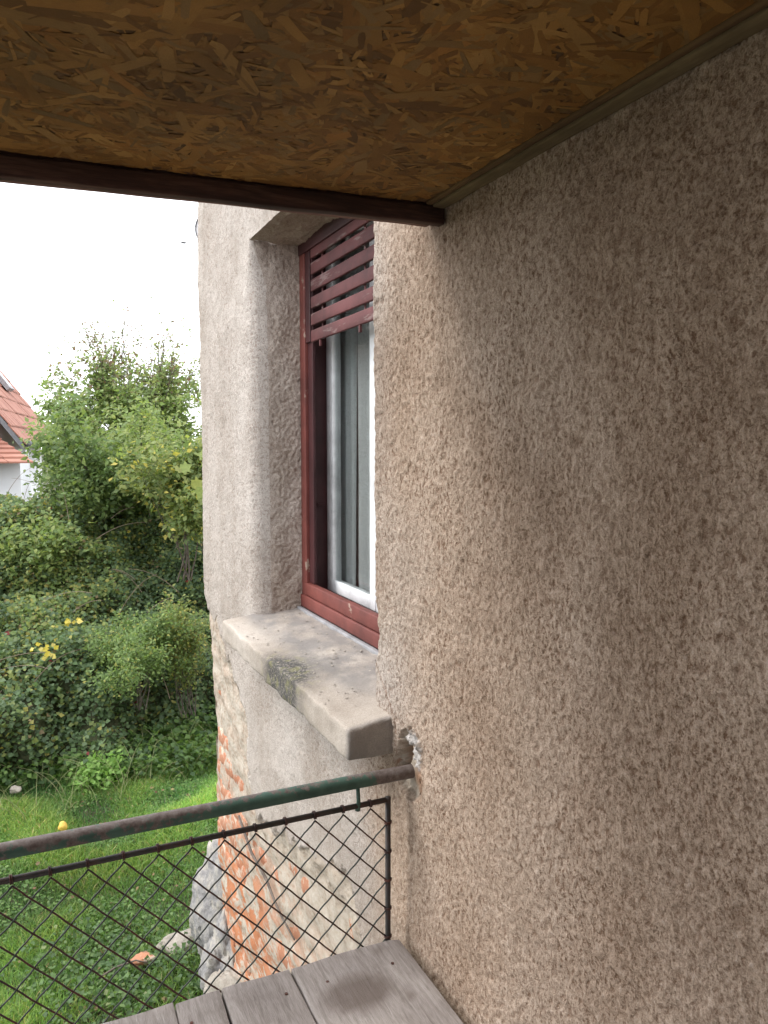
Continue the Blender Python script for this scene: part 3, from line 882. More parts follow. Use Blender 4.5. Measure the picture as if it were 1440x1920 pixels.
FFc = (np.arange(NF)[:, None] * K + np.arange(K)[None, :])
uvf = np.stack([JX.ravel() + np.repeat(cx, K) * 37, JY.ravel() * np.repeat(Wd * 12, K) + np.repeat(cyf, K) * 53], -1)
fm = mesh_np('wood_strands', FV, FFc, K, cols=np.repeat(pc, K, axis=0), uvs=uvf)
tag(link('wood_strands', fm, M['flake'], roof), kind='stuff')

# ---- railing
RY = 1.503
rail = tag(empty('railing', (-0.8, RY, 0.0)), 'green and rusty pipe railing with wire mesh infill set into the wall', 'railing')
zt = 0.872
pp = [(-2.3, RY, zt), (-1.2, RY, zt + 0.001), (-0.5, RY, zt), (-0.1, RY, zt), (0.035, RY, zt - 0.001)]
fine = []
for a, b in zip(pp[:-1], pp[1:]):
    for k in range(12): fine.append(Vector(a).lerp(Vector(b), k / 12))
fine.append(Vector(pp[-1]))
tr_ = tube('top_rail', fine, 0.0152, M['pipe'], rail, 18)
mv = tr_.data; n = len(mv.vertices)
cc = np.empty(n * 3, dtype=np.float32); mv.vertices.foreach_get('co', cc); cc = cc.reshape(-1, 3)
wr = sstep(0.004, 0.013, cc[:, 2] - zt) * 0.8 + sstep(-0.085, -0.06, cc[:, 0]) * 1.0 + 0.35 * sstep(-0.3, -0.5, cc[:, 0]) - 0.35 * sstep(-0.5, -0.4, cc[:, 0]) * sstep(-0.08, -0.1, cc[:, 0])
wat = mv.attributes.new('wear', 'FLOAT', 'POINT'); wat.data.foreach_set('value', np.clip(wr, -1, 1).astype(np.float32))
zl = 0.8165; XP = -0.040
tube('mesh_frame_rail', [(-2.3, RY, zl), (-1.2, RY, zl), (-0.6, RY, zl), (XP, RY, zl)], 0.0062, M['frame_iron'], rail, 10)
tube('mesh_frame_post', [(XP, RY, zl + 0.006), (XP, RY, 0.5), (XP, RY, 0.12)], 0.0062, M['frame_iron'], rail, 10)
tube('mesh_frame_rail', [(-2.3, RY, 0.12), (XP, RY, 0.12)], 0.0062, M['pipe'], rail, 10)
for xx in (-0.113, -1.15, -2.2):
    tube('connector', [(xx, RY, zt - 0.01), (xx + 0.001, RY - 0.002, zl + 0.01), (xx, RY, zl - 0.010)], [0.0045, 0.0048, 0.0065], M['pipe'], rail, 8)
tube('rail_post', [(-2.25, RY, -0.1), (-2.25, RY, zt)], 0.015, M['pipe'], rail, 12)
SP = 0.0648
xk = [-0.0835 - SP * k for k in range(34)]
def wire(x0, z0, dx, zend, name, mat, crimp):
    """one mesh wire running down from (x0,z0); dx=+1 to the right, -1 to the left; kinks where the wires cross"""
    pts = []
    Lz = z0 - zend
    n = int(Lz / (SP / 2 / 4)) + 1
    for i in range(n + 1):
        q = Lz * i / n
        ph = q / (SP * 1.03) * 2 * math.pi
        oy = 0.0011 * math.cos(ph) * (1 if dx > 0 else -1)
        wob = crimp * math.sin(ph * 2)
        pts.append((x0 + dx * q * 0.97 + wob * 0.7, RY + oy - 0.001, z0 - q + wob * dx * 0.7))
    return tube(name, pts, 0.0018, M[mat], rail, 5)
def ring(x, z, vertical):
    if vertical:   # round the horizontal rail
        c = [(x + 0.0018 * math.sin(a * 2), RY + 0.0078 * math.cos(a), z + 0.0082 * math.sin(a)) for a in np.linspace(0, 4 * math.pi, 22)]
        for i, p in enumerate(c): c[i] = (x - 0.003 + 0.006 * i / 21, p[1], p[2])
    else:
        c = [(x + 0.0078 * math.cos(a), RY + 0.0078 * math.sin(a), z - 0.003 + 0.006 * i / 21) for i, a in enumerate(np.linspace(0, 4 * math.pi, 22))]
    tube('wire_loop', c, 0.0014, M['wire'], rail, 5)
ztop, zbot = zl - 0.012, 0.135
for k, x in enumerate(xk):
    if x < -1.75: break
    ring(x, zl, True)
    ze = max(zbot, ztop - (XP - 0.004 - x) / 0.97)
    if x < XP: wire(x, ztop, +1, ze, 'mesh_wire', 'wire', 0.0003)
    wire(x, ztop, -1, zbot, 'mesh_wire', 'wire_dark', 0.0009)
# wires that start from the post
VS = SP / 0.97
for k in range(1, 10):
    zz = ztop - (XP - 0.004 - xk[0]) / 0.97 - (k - 1) * VS
    if zz < zbot: break
    ring(XP, zz, False)
    wire(XP - 0.004, zz, -1, zbot, 'mesh_wire', 'wire_dark', 0.0009)

# ---- plank bench
bench = tag(empty('plank_bench', (-0.5, 1.2, 0.0)), 'low bench of weathered grey planks along the railing', 'bench')
bz = 0.498
edges = [-0.006, -0.2755, -0.4245, -0.5165, -0.70, -0.88, -1.06]
for i in range(len(edges) - 1):
    xr_, xl_ = edges[i] - 0.0012, edges[i + 1] + 0.0018
    if i == 0: xr_ = -0.021
    fr = 1.492 + random.uniform(-0.003, 0.003)
    dz = random.uniform(-0.0012, 0.0012)
    def pf(p, i=i):
        x, y, z = p
        if i == 0 and x > -0.06 and y > 1.44: y = min(y, 1.492 - max(0, (x + 0.05)) * 0.45)
        if i == 2: x = x + (y - 1.49) * 0.03
        return np.array([x, y, z + 0.0015 * math.sin(x * 30 + i)])
    me = rbox((xl_, 0.35, bz - 0.028 + dz), (xr_, fr, bz + dz), 0.0028, 0.02, amp=0.0012, freq=10, seed=i, fn=pf, maxn=60)
    n = len(me.vertices); cc = np.empty(n * 3, dtype=np.float32); me.vertices.foreach_get('co', cc); cc = cc.reshape(-1, 3)
    ctr = az(672, 1862, bz); ctr2 = az(770, 1865, bz); ctr3 = az(716, 1780, bz)
    d1 = np.hypot((cc[:, 0] - ctr[0]) / 0.070, (cc[:, 1] - ctr[1]) / 0.052)
    st = sstep(1.25, 0.75, d1) * 1.0
    for c_, rx, ry in ((ctr2, 0.012, 0.018), (ctr3, 0.010, 0.014)):
        st = np.maximum(st, sstep(1.3, 0.6, np.hypot((cc[:, 0] - c_[0]) / rx, (cc[:, 1] - c_[1]) / ry)) * 0.8)
    at = me.attributes.new('stain', 'FLOAT', 'POINT'); at.data.foreach_set('value', st.astype(np.float32))
    po_ = link('plank', me, M['grey_wood'], bench, True)
    for fx2 in ((0.22, 0.8) if i < 3 else (0.5,)):
        nx = xl_ + (xr_ - xl_) * fx2; ny = 1.418 + random.uniform(-.006, .006)
        nv_, nf_ = tube_arrays([(nx, ny, bz + dz - 0.004), (nx, ny, bz + dz + 0.0006)], 0.0034, 9)
        nm = bpy.data.meshes.new('nail_head'); nm.from_pydata(nv_, [], nf_); nm.materials.append(M['wire'])
        no = bpy.data.objects.new('nail_head', nm); COL.objects.link(no); no.parent = po_
for (lx, ly) in ((-0.08, 1.42), (-0.08, 0.42), (-0.98, 1.42), (-0.98, 0.42)):
    box('leg', (lx - 0.03, ly - 0.03, 0.0), (lx + 0.03, ly + 0.03, bz - 0.062), M['grey_wood'], bench)
for ly in (1.42, 0.42):
    box('crossbar', (-1.05, ly - 0.02, bz - 0.0605), (-0.03, ly + 0.02, bz - 0.031), M['grey_wood'], bench)

# ================================================================== GROUND
gx = np.concatenate([np.linspace(-120, -6, 30)[:-1], np.arange(-6, 8, 0.12), np.linspace(8, 120, 30)])
gy = np.concatenate([np.linspace(-60, 0, 14)[:-1], np.arange(0, 14, 0.12), np.linspace(14, 300, 40)])
GXX, GYY = np.meshgrid(gx, gy)
def ground_z(x, y):
    x = np.asarray(x, float); y = np.asarray(y, float)
    z = GZ + 0.03 * samp(T4, x * .12, y * .12) + 0.015 * samp(T3, x * 0.1, y * 0.1)
    return z + 0.02 * np.clip(y - 7, 0, 12)
me = mesh_np('ground', np.stack([GXX, GYY, ground_z(GXX, GYY)], -1).reshape(-1, 3), grid_faces(len(gy), len(gx)), 4)
tag(link('ground', me, M['soil'], None, True), kind='structure')

# ---- vegetation tools
def frames(nrm, up_rand):
    n = nrm / np.linalg.norm(nrm, axis=1, keepdims=True)
    r = rng.standard_normal(n.shape)
    t = np.cross(n, r); t /= np.linalg.norm(t, axis=1, keepdims=True)
    b = np.cross(n, t)
    return t, b, n
LEAF = np.array([(0, 0, 0), (-.30, .38, .07), (0, .45, -.02), (.30, .38, .07), (0, 1.0, -.10)])
LEAFW = np.array([(0, 0, 0), (-.46, .40, .08), (0, .5, -.02), (.46, .40, .08), (0, 1.0, -.08)])
LF = np.array([(0, 2, 1), (0, 3, 2), (1, 2, 4), (2, 3, 4)])
def leaves(name, pos, nrm, size, col, mat, parent=None, tmpl=LEAF, droop=0.0):
    t, b, n = frames(nrm, 0)
    T = tmpl
    V = pos[:, None, :] + size[:, None, None] * (T[None, :, 0:1] * t[:, None, :] + T[None, :, 1:2] * b[:, None, :] + T[None, :, 2:3] * n[:, None, :])
    N = len(pos)
    F = (np.arange(N)[:, None, None] * 5 + LF[None]).reshape(-1, 3)
    me = mesh_np(name, V.reshape(-1, 3), F, 3, cols=np.repeat(col, 5, axis=0))
    return link(name, me, mat, parent)
def pick(pal, w, n, var=0.2):
    pal = np.array(pal); w = np.array(w, float); w /= w.sum()
    return pal[rng.choice(len(pal), n, p=w)] * rng.uniform(1 - var, 1 + var, (n, 1))
# sun-lit foliage palettes (reflectance)
GREENS_UNUSED = [(0.060, 0.105, 0.034), (0.085, 0.135, 0.045), (0.050, 0.090, 0.042), (0.115, 0.155, 0.050), (0.16, 0.17, 0.05), (0.10, 0.085, 0.04)]
def fbm3(p, f, seed=0.0):
    return mnoise.noise(Vector((p[0] * f + seed, p[1] * f + seed * 1.7, p[2] * f)))

# ---- bramble thicket: a bank of growth from the lawn edge up
def bank(x, t):
    """x across, t 0..1 up the bank -> point of the surface"""
    y = 6.55 + 3.0 * t ** 0.9 + 0.12 * x
    top = 1.95 - 0.06 * x
    z = GZ + 0.05 + top * (np.sin(np.clip(t, 0, 1) * math.pi / 2) ** 0.85)
    return y, z
def bank_lumps(x, y, z):
    a = np.array([mnoise.noise(Vector((i * 1.1, j * 1.1, k * 1.3))) + 0.55 * mnoise.noise(Vector((i * 2.9 + 4, j * 2.9, k * 2.9))) + 0.25 * mnoise.noise(Vector((i * 7 + 4, j * 7, k * 7))) for i, j, k in zip(x.ravel(), y.ravel(), z.ravel())])
    return a.reshape(x.shape)
bxs = np.arange(-5.5, 6.0, 0.09); bts = np.linspace(0, 1.15, 46)
BX, BT = np.meshgrid(bxs, bts)
BY, BZ = bank(BX, BT)
lump = bank_lumps(BX, BY, BZ)
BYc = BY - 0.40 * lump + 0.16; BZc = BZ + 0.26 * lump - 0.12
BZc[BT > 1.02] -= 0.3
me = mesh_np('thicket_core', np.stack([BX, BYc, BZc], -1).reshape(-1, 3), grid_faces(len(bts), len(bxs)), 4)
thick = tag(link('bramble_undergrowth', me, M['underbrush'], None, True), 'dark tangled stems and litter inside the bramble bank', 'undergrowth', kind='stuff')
NB = 120000
wide = rng.random(NB) < 0.25
bx = np.where(wide, rng.uniform(-5, 5.5, NB), rng.uniform(-1.8, 1.5, NB)); bt = rng.random(NB) ** 0.85 * 1.05
by, bzz = bank(bx, bt)
ix = np.clip(np.searchsorted(bxs, bx) - 1, 0, len(bxs) - 2); it = np.clip(np.searchsorted(bts, bt) - 1, 0, len(bts) - 2)
fx_ = (bx - bxs[ix]) / 0.09; ft_ = (bt - bts[it]) / (bts[1] - bts[0])
lp = lump[it, ix] * (1 - fx_) * (1 - ft_) + lump[it, ix + 1] * fx_ * (1 - ft_) + lump[it + 1, ix] * (1 - fx_) * ft_ + lump[it + 1, ix + 1] * fx_ * ft_
dep = np.abs(rng.normal(0, 0.10, NB)) - 0.05
pos = np.stack([bx, by - 0.40 * lp + 0.10 + dep * 0.8, bzz + 0.26 * lp - 0.05 - dep * 0.6 + rng.normal(0, .03, NB)], -1)
# groups of three leaflets
third = NB // 3
for k in (1, 2):
    pos[third * k:third * (k + 1)] = pos[:third] + rng.normal(0, 0.022, (third, 3))
nr = np.tile(np.array([-0.05, -0.55, 0.85]), (NB, 1)) + rng.normal(0, 0.42, (NB, 3))
sz = rng.uniform(0.022, 0.054, NB)
zone = np.array([mnoise.noise(Vector((a * .9 + 9, b_ * .9, c_ * .9))) for a, b_, c_ in pos[:third]])
zone = np.concatenate([zone, zone, zone, zone])[:NB]
ca_ = pick([(0.055, 0.098, 0.044), (0.075, 0.125, 0.055), (0.045, 0.080, 0.042), (0.095, 0.14, 0.075), (0.12, 0.15, 0.05)], [4, 4, 3, 2, .8], NB)
cb_ = pick([(0.10, 0.145, 0.04), (0.15, 0.175, 0.05), (0.22, 0.20, 0.05), (0.08, 0.12, 0.04), (0.15, 0.11, 0.06)], [4, 3, 1.2, 3, .7], NB)
hi_ = sstep(-0.05, 0.30, zone + 0.75 * (bzz - 0.35))[:, None]
colb = np.where(rng.random((NB, 1)) < hi_ * 0.8, cb_, ca_) * 1.6 + np.array([[0.035, 0.035, 0.024]])  # grey-beige offset puts the outdoor glare haze into the leaf colour
rare = rng.random(NB)
colb[rare < 0.004] = (0.45, 0.38, 0.07); colb[(rare > 0.004) & (rare < 0.006)] = (0.28, 0.05, 0.05)
ob = leaves('bramble_thicket', pos, nr, sz, colb, M['leaf'], None, LEAFW)
tag(ob, 'dense bank of green bramble leaves behind the lawn', 'brambles', kind='stuff')
# arching bare canes
lst = []
for i in range(40):
    x = random.uniform(-2.2, 1.6); t0 = random.uniform(0.05, 0.95)
    y, z = bank(np.array(x), np.array(t0))
    p = Vector((x, float(y) - 0.22, float(z) + 0.0)); d = Vector((random.uniform(-1, 1), random.uniform(-.4, .1), random.uniform(0.2, 1))).normalized()
    L_ = random.uniform(.3, .8); pts = []
    for k in range(8):
        pts.append(p + d * L_ * k / 7 + Vector((0, -0.05, -0.35 * L_ * (k / 7) ** 2)))
    lst.append((pts, [0.0026 * (1 - k / 9) + 0.0008 for k in range(8)]))
cn = tubes('bramble_canes', lst, mat_simple('pale_dry_cane', [(0.3, (0.16, 0.11, 0.085)), (0.7, (0.32, 0.25, 0.18))], 20))
tag(cn, 'thin arching brown canes poking out of the bramble bank', 'canes', kind='stuff')

# ---- shrubs and trees
def grow(p, d, L, r, depth, segs, tips, spread=0.55, up=0.15, kids=(2, 3), shrink=0.72):
    pts = [p.copy()]; rad = [r]
    n = 5
    for k in range(n):
        d = (d + Vector((random.gauss(0, .12), random.gauss(0, .12), random.gauss(0, .08) + up * 0.2))).normalized()
        p = p + d * L / n
        pts.append(p.copy()); rad.append(r * (1 - 0.4 * (k + 1) / n))
    segs.append((pts, rad))
    tips.extend([(q, depth) for q in pts[2:]])
    if depth > 0:
        for _ in range(random.randint(*kids)):
            q = pts[random.randint(2, n)]
            dd_ = (d + Vector((random.gauss(0, spread), random.gauss(0, spread), random.gauss(0, spread * .7) + up))).normalized()
            grow(q, dd_, L * shrink * random.uniform(.8, 1.15), r * 0.58, depth - 1, segs, tips, spread, up, kids, shrink)
PLANT_SEED = [20]
def plant(name, label, cat, base, trunks, L, r, depth, nleaf, lsize, pal, w, spread=.55, up=.15, kids=(2, 3), scatter=0.10, sparse_top=0.0, tmpl=LEAF, group=None, topcol=None, keepfn=None, shrink=.72, woodname='branches', spreadbase=0.5):
    PLANT_SEED[0] += 1; random.seed(PLANT_SEED[0])
    e = tag(empty(name, base), label, cat, group)
    segs, tips = [], []
    B = Vector(base)
    for k in range(trunks):
        d = Vector((random.gauss(0, spreadbase), random.gauss(0, spreadbase), 1)).normalized()
        grow(B + Vector((random.gauss(0, .05), random.gauss(0, .05), -0.05)), d, L * random.uniform(.8, 1.15), r * random.uniform(.7, 1), depth, segs, tips, spread, up, kids, shrink)
    tubes(woodname, segs, M['bark'], e, 5)
    tp = np.array([[*q, dp] for q, dp in tips])
    tp = tp[tp[:, 3] <= 1]
    zmin, zmax = tp[:, 2].min(), tp[:, 2].max()
    idx = rng.integers(0, len(tp), nleaf)
    P = tp[idx, :3] + rng.normal(0, scatter, (nleaf, 3))
    f = (P[:, 2] - zmin) / (zmax - zmin + 1e-6)
    keep_ = rng.random(nleaf) > sparse_top * np.clip((f - 0.45) / 0.55, 0, 1)
    P = P[keep_]; f = f[keep_]
    if keepfn is not None:
        kk = keepfn(P); P = P[kk]; f = f[kk]
    n = len(P)
    c = pick(pal, w, n) * 1.6 + np.array([[0.03, 0.03, 0.02]])  # leaves paled by an offset, glare haze put into the colour
    if topcol is not None:
        m_ = rng.random(n) < sstep(.55, 1.0, f) * 0.6
        c[m_] = pick(topcol, [1] * len(topcol), int(m_.sum()))
    nrm = np.tile(np.array([-0.15, -0.35, 0.75]), (n, 1)) + rng.normal(0, .5, (n, 3))
    leaves('foliage', P, nrm, rng.uniform(lsize * .6, lsize * 1.3, n), c, M['leaf'], e, tmpl)
    return e
PALE = [(0.12, 0.17, 0.055), (0.16, 0.205, 0.07), (0.09, 0.13, 0.05), (0.20, 0.22, 0.08), (0.14, 0.14, 0.07)]
# round-headed tree behind the thicket
tb = ay(235, 900, 11.0)
def crown_tree(name, label, base, fork_z, centre, radii, ntarget, nleaf, lsize, pal, w, topcol, r0=.06, seed=1):
    """trunk that forks into limbs, each limb reaching a point of a domed crown; leaves cluster on the outer twigs"""
    random.seed(seed)
    e = tag(empty(name, base), label, 'tree')
    B = Vector(base); C = Vector(centre)
    limbs, twigs, tipsl = [], [], []
    mains = []
    for k in range(9):
        a_ = 2 * math.pi * k / 9 + random.uniform(-.2, .2); rr_ = random.uniform(.2, .6)
        p1 = Vector((C.x + radii[0] * rr_ * math.cos(a_), C.y + radii[1] * rr_ * math.sin(a_), C.z + radii[2] * random.uniform(-.35, .15)))
        p0 = Vector((B.x, B.y, fork_z + random.uniform(-.2, .3)))
        mid = (p0 + p1) / 2 + Vector((random.gauss(0, .08), random.gauss(0, .08), -.12))
        mains.append([p0.lerp(mid, t).lerp(mid.lerp(p1, t), t) for t in np.linspace(0, 1, 9)])
        limbs.append((mains[-1], [r0 * .6 * (1 - .65 * i / 8) for i in range(9)]))
    limbs.append(([B - Vector((0, 0, .1)), B.lerp(Vector((B.x, B.y, fork_z)), .5) + Vector((.04, 0, 0)), Vector((B.x, B.y, fork_z + .25))], [r0 * 1.2, r0, r0 * .8]))
    for k in range(ntarget):
        while True:
            q = Vector((random.uniform(-1, 1), random.uniform(-1, 1), random.uniform(-.85, 1)))
            if .35 < q.length < 1: break
        bumpy = 1 + .16 * mnoise.noise(q * 2.3 + Vector((seed, 0, 0)))
        T = C + Vector((q.x * radii[0], q.y * radii[1], q.z * radii[2])) * bumpy
        m_ = min(mains, key=lambda m: (m[-1] - T).length)
        s_ = m_[random.randint(4, 8)]
        mid = (s_ + T) / 2 + Vector((random.gauss(0, .06), random.gauss(0, .06), random.gauss(-.04, .05)))
        pts = [s_.lerp(mid, t).lerp(mid.lerp(T, t), t) for t in np.linspace(0, 1, 7)]
        twigs.append((pts, [.011 * (1 - .8 * i / 6) for i in range(7)]))
        tipsl += pts[3:]
        for _ in range(5):
            s2 = pts[random.randint(2, 6)]
            d = ((T - C).normalized() + Vector((random.gauss(0, .6), random.gauss(0, .6), random.gauss(.25, .5)))).normalized() * random.uniform(.12, .34)
            pp_ = [s2, s2 + d * .5 + Vector((0, 0, -.01)), s2 + d + Vector((0, 0, .02))]
            twigs.append((pp_, [.005, .0035, .0018])); tipsl += [pp_[1], pp_[2], pp_[2]]
    tubes('trunk', limbs, M['bark'], e, 7)
    tubes('twigs', twigs, M['bark'], e, 4)
    tp = np.array([list(q) for q in tipsl])
    idx = rng.integers(0, len(tp), nleaf)
    P = tp[idx] + rng.normal(0, .04, (nleaf, 3))
    f = (P[:, 2] - C.z) / radii[2]
    kk = rng.random(nleaf) > .80 * sstep(.05, .85, f)
    P = P[kk]; f = f[kk]; n = len(P)
    c = pick(pal, w, n) * 1.65 + np.array([[0.035, 0.035, 0.024]])  # offset stands in for glare haze over the crown
    m_ = rng.random(n) < sstep(.1, .8, f) * .75
    c[m_] = pick(topcol, [1] * len(topcol), int(m_.sum())) * 1.25
    nrm = np.tile(np.array([-0.15, -0.35, 0.75]), (n, 1)) + rng.normal(0, .5, (n, 3))
    sz_ = rng.uniform(lsize * .6, lsize * 1.3, n) * (1 - .3 * sstep(.1, .8, f))
    leaves('foliage', P, nrm, sz_, c, M['leaf'], e)
    return e
cc_ = ay(238, 790, 10.6)
crown_tree('broadleaf_tree', 'round loose-crowned tree with sparse brownish top rising behind the brambles', (cc_[0] + .1, 10.6, GZ + .05), .5,
           tuple(cc_), (1.03, 1.0, 1.52), 180, 50000, .060, PALE, [3, 3, 2, 1.2, .8], [(0.20, 0.125, 0.09), (0.17, 0.14, 0.08), (0.13, 0.15, 0.07)], seed=11)
t2 = ay(352, 800, 16)
plant('broadleaf_tree', 'dark distant tree showing between the round tree and the wall corner', 'tree', (t2[0], 16.0, GZ), 4, 1.45, .07, 3, 9000, .10,
      [(0.05, 0.08, 0.045), (0.07, 0.10, 0.06)], [1, 1], spread=.5, scatter=.16, woodname='trunk_and_branches', spreadbase=.3)
# shrubs that stand out of the bank: (u, v_base, y, size...)
def shrub_at(u, v, y): p = ay(u, v, y); return (float(p[0]), float(p[1]), float(p[2]))
plant('hazel_shrub', 'yellow-green leafy shrub close beside the wall corner at eye level', 'shrub', shrub_at(352, 1080, 7.9), 6, .66, .010, 3, 9000, .062,
      [(0.12, 0.155, 0.05), (0.16, 0.18, 0.055), (0.09, 0.13, 0.045), (0.34, 0.29, 0.07)], [3, 2.4, 2, .6], spread=.4, scatter=.06, spreadbase=.15)
plant('elder_shrub', 'bright green shrub against the far house on the left', 'shrub', shrub_at(40, 1090, 8.4), 5, .34, .012, 3, 5200, .062,
      [(0.11, 0.16, 0.05), (0.16, 0.19, 0.06), (0.08, 0.12, 0.045)], [2, 2, 1], spread=.55, scatter=.08, spreadbase=.5)
plant('elder_shrub', 'mid-green shrub filling the bank below the round tree', 'shrub', shrub_at(205, 1010, 9.2), 6, .60, .014, 3, 9000, .064,
      [(0.09, 0.14, 0.045), (0.13, 0.17, 0.055), (0.065, 0.105, 0.04)], [2, 2, 1.2], spread=.5, scatter=.09, spreadbase=.38)
plant('elder_shrub', 'pale green shrub between the round tree and the yellow-green shrub', 'shrub', shrub_at(290, 990, 9.0), 5, .60, .014, 3, 6500, .062,
      [(0.12, 0.165, 0.055), (0.16, 0.19, 0.06), (0.09, 0.13, 0.045)], [2, 2, 1.2], spread=.6, scatter=.09, spreadbase=.5)
plant('feathery_shrub', 'fine-leaved feathery green bush in front of the brambles', 'shrub', shrub_at(262, 1320, 6.75), 9, .40, .006, 3, 9500, .030,
      [(0.10, 0.155, 0.05), (0.13, 0.18, 0.055), (0.075, 0.12, 0.04), (0.22, 0.22, 0.06)], [3, 2, 2, .5], spread=.42, scatter=.045, spreadbase=.42)
plant('goldenrod', 'tall yellowish goldenrod clump beside the wall corner', 'plant', shrub_at(352, 1330, 6.9), 10, .46, .005, 2, 4200, .032,
      [(0.13, 0.15, 0.045), (0.10, 0.14, 0.045), (0.24, 0.21, 0.06)], [2, 2, .8], spread=.22, up=.4, scatter=.035, spreadbase=.16)
plant('nettle_clump', 'low bright green leafy clump at the lawn edge', 'plant', shrub_at(195, 1475, 6.25), 12, .14, .004, 2, 1500, .045,
      [(0.10, 0.19, 0.04), (0.13, 0.22, 0.05)], [1, 1], spread=.5, scatter=.04, spreadbase=.6)
# sprigs with yellow leaves
for k, (u, v, y, lab) in enumerate([(88, 1215, 6.35, 'small twig of yellow leaves low in the bramble bank'), (133, 1165, 6.5, 'short twig of two yellow leaves above the larger yellow twig')]):
    p = shrub_at(u, v, y)
    e = tag(empty('yellow_sprig', p), lab, 'twig')
    tube('twig', [Vector(p) + Vector((0.02, 0.3, -0.1)), Vector(p) + Vector((0.01, .08, .0)), Vector(p) + Vector((0, -.02, .02))], [0.003, 0.002, 0.001], M['bark'], e, 5)
    n = 16 if k == 0 else 7
    P = np.array(p)[None] + rng.normal(0, 1, (n, 3)) * np.array([0.045 if k == 0 else .04, .03, .035 if k == 0 else .012])
    leaves('foliage', P, np.tile([-.1, -.7, .6], (n, 1)) + rng.normal(0, .3, (n, 3)), rng.uniform(.035, .055, n), pick([(0.62, 0.52, 0.16), (0.55, 0.45, 0.06)], [1, 1], n), M['leaf'], e, LEAFW)
# maple-like vine leaves by the corner
vp = shrub_at(368, 890, 5.2)
ev = tag(empty('vine', (vp[0] + .15, vp[1], vp[2])), 'large pale vine leaves hanging beside the wall corner', 'vine')
n = 30
P = np.array(vp)[None] + rng.normal(0, 1, (n, 3)) * np.array([.09, .10, .16]) + np.array([0.12, 0, -0.03])
lob = [(0, -.02)] + [(r_ * math.sin(a_), .42 + r_ * math.cos(a_)) for a_, r_ in ((-2.55, .40), (-1.9, .52), (-1.55, .34), (-1.15, .60), (-.6, .36), (0, .62), (.6, .36), (1.15, .60), (1.55, .34), (1.9, .52), (2.55, .40))]
VT = np.array([(0, .42, -.03)] + [(x_, y_, .05 * abs(x_)) for x_, y_ in lob])
vf = np.array([(0, k, k % 12 + 1) for k in range(1, 13)])
t_v, b_v, n_v = frames(np.tile([-.3, -.7, .5], (n, 1)) + rng.normal(0, .3, (n, 3)), 0)
sv = rng.uniform(.07, .115, n)
Vv = P[:, None, :] + sv[:, None, None] * (VT[None, :, 0:1] * t_v[:, None, :] + VT[None, :, 1:2] * b_v[:, None, :] + VT[None, :, 2:3] * n_v[:, None, :])
mv_ = mesh_np('vine_leaves', Vv.reshape(-1, 3), (np.arange(n)[:, None, None] * 13 + vf[None]).reshape(-1, 3), 3, cols=np.repeat(pick([(0.22, 0.27, 0.09), (0.28, 0.30, 0.10)], [1, 1], n), 13, axis=0))
link('vine_leaves', mv_, M['leaf'], ev)
tube('vine_stem', [Vector((vp[0] + .35, vp[1], GZ + 0.02)), Vector((vp[0] + .30, vp[1], 0.3)), Vector((vp[0] + .14, vp[1], vp[2] - .1)), Vector((vp[0] + .10, vp[1], vp[2] + .16))], [.012, .009, .005, .002], M['bark'], ev, 6)

# ---- lawn
NG = 190000
wide = rng.random(NG) < 0.2
gxp = np.where(wide, rng.uniform(-4, 2.5, NG), rng.uniform(-1.35, 1.0, NG)); gyp = np.where(wide, rng.uniform(1.7, 7.6, NG), 3.2 + 3.9 * rng.random(NG) ** .85)
ok = ~((gxp > -0.02) & (gyp < 3.68))
gxp, gyp = gxp[ok], gyp[ok]; n = len(gxp)
pt = samp(T4, gxp * .35, gyp * .35); pt2 = samp(T3, gxp * .12 + .3, gyp * .12)
dens = rng.random(n) < np.clip(0.85 + 0.25 * pt2, 0.35, 1) * (1 - 0.25 * sstep(4.2, 3.8, gyp + .25 * pt) * sstep(-.9, -.6, gxp))
gxp, gyp, pt, pt2 = gxp[dens], gyp[dens], pt[dens], pt2[dens]; n = len(gxp)
gz_ = ground_z(gxp, gyp)
hgt = rng.uniform(.02, .055, n) * (1 + .35 * np.clip(pt2, -1, 1.5)) * (1 + .7 * sstep(6.2, 6.8, gyp))
th = rng.uniform(0, 2 * np.pi, n); wd = rng.uniform(.0016, .0034, n) * (1 + .25 * (gyp - 4).clip(0, 3))
lean = rng.uniform(.1, .95, n); la = rng.uniform(0, 2 * np.pi, n)
b0 = np.stack([gxp - wd * np.cos(th), gyp - wd * np.sin(th), gz_ - .002], -1)
b1 = np.stack([gxp + wd * np.cos(th), gyp + wd * np.sin(th), gz_ - .002], -1)
mx_ = gxp + .4 * lean * hgt * np.cos(la); my_ = gyp + .4 * lean * hgt * np.sin(la)
m0 = np.stack([mx_ - .8 * wd * np.cos(th), my_ - .8 * wd * np.sin(th), gz_ + .6 * hgt], -1)
m1 = np.stack([mx_ + .8 * wd * np.cos(th), my_ + .8 * wd * np.sin(th), gz_ + .6 * hgt], -1)
tp_ = np.stack([gxp + 1.2 * lean * hgt * np.cos(la), gyp + 1.2 * lean * hgt * np.sin(la), gz_ + hgt], -1)
V = np.stack([b0, b1, m0, m1, tp_], 1).reshape(-1, 3)
GF = np.array([(0, 1, 3), (0, 3, 2), (2, 3, 4)])
F = (np.arange(n)[:, None, None] * 5 + GF[None]).reshape(-1, 3)
gc = 1.5 * pick([(0.12, 0.21, 0.06), (0.155, 0.24, 0.075), (0.09, 0.175, 0.05), (0.20, 0.25, 0.08), (0.27, 0.24, 0.12)], [4, 4, 3, 1.6, .7], n)
gc *= (1 + .16 * pt[:, None]) * (1 + .22 * np.clip(pt2, -1.5, 1.5)[:, None] * np.array([[1.2, .8, .5]]))
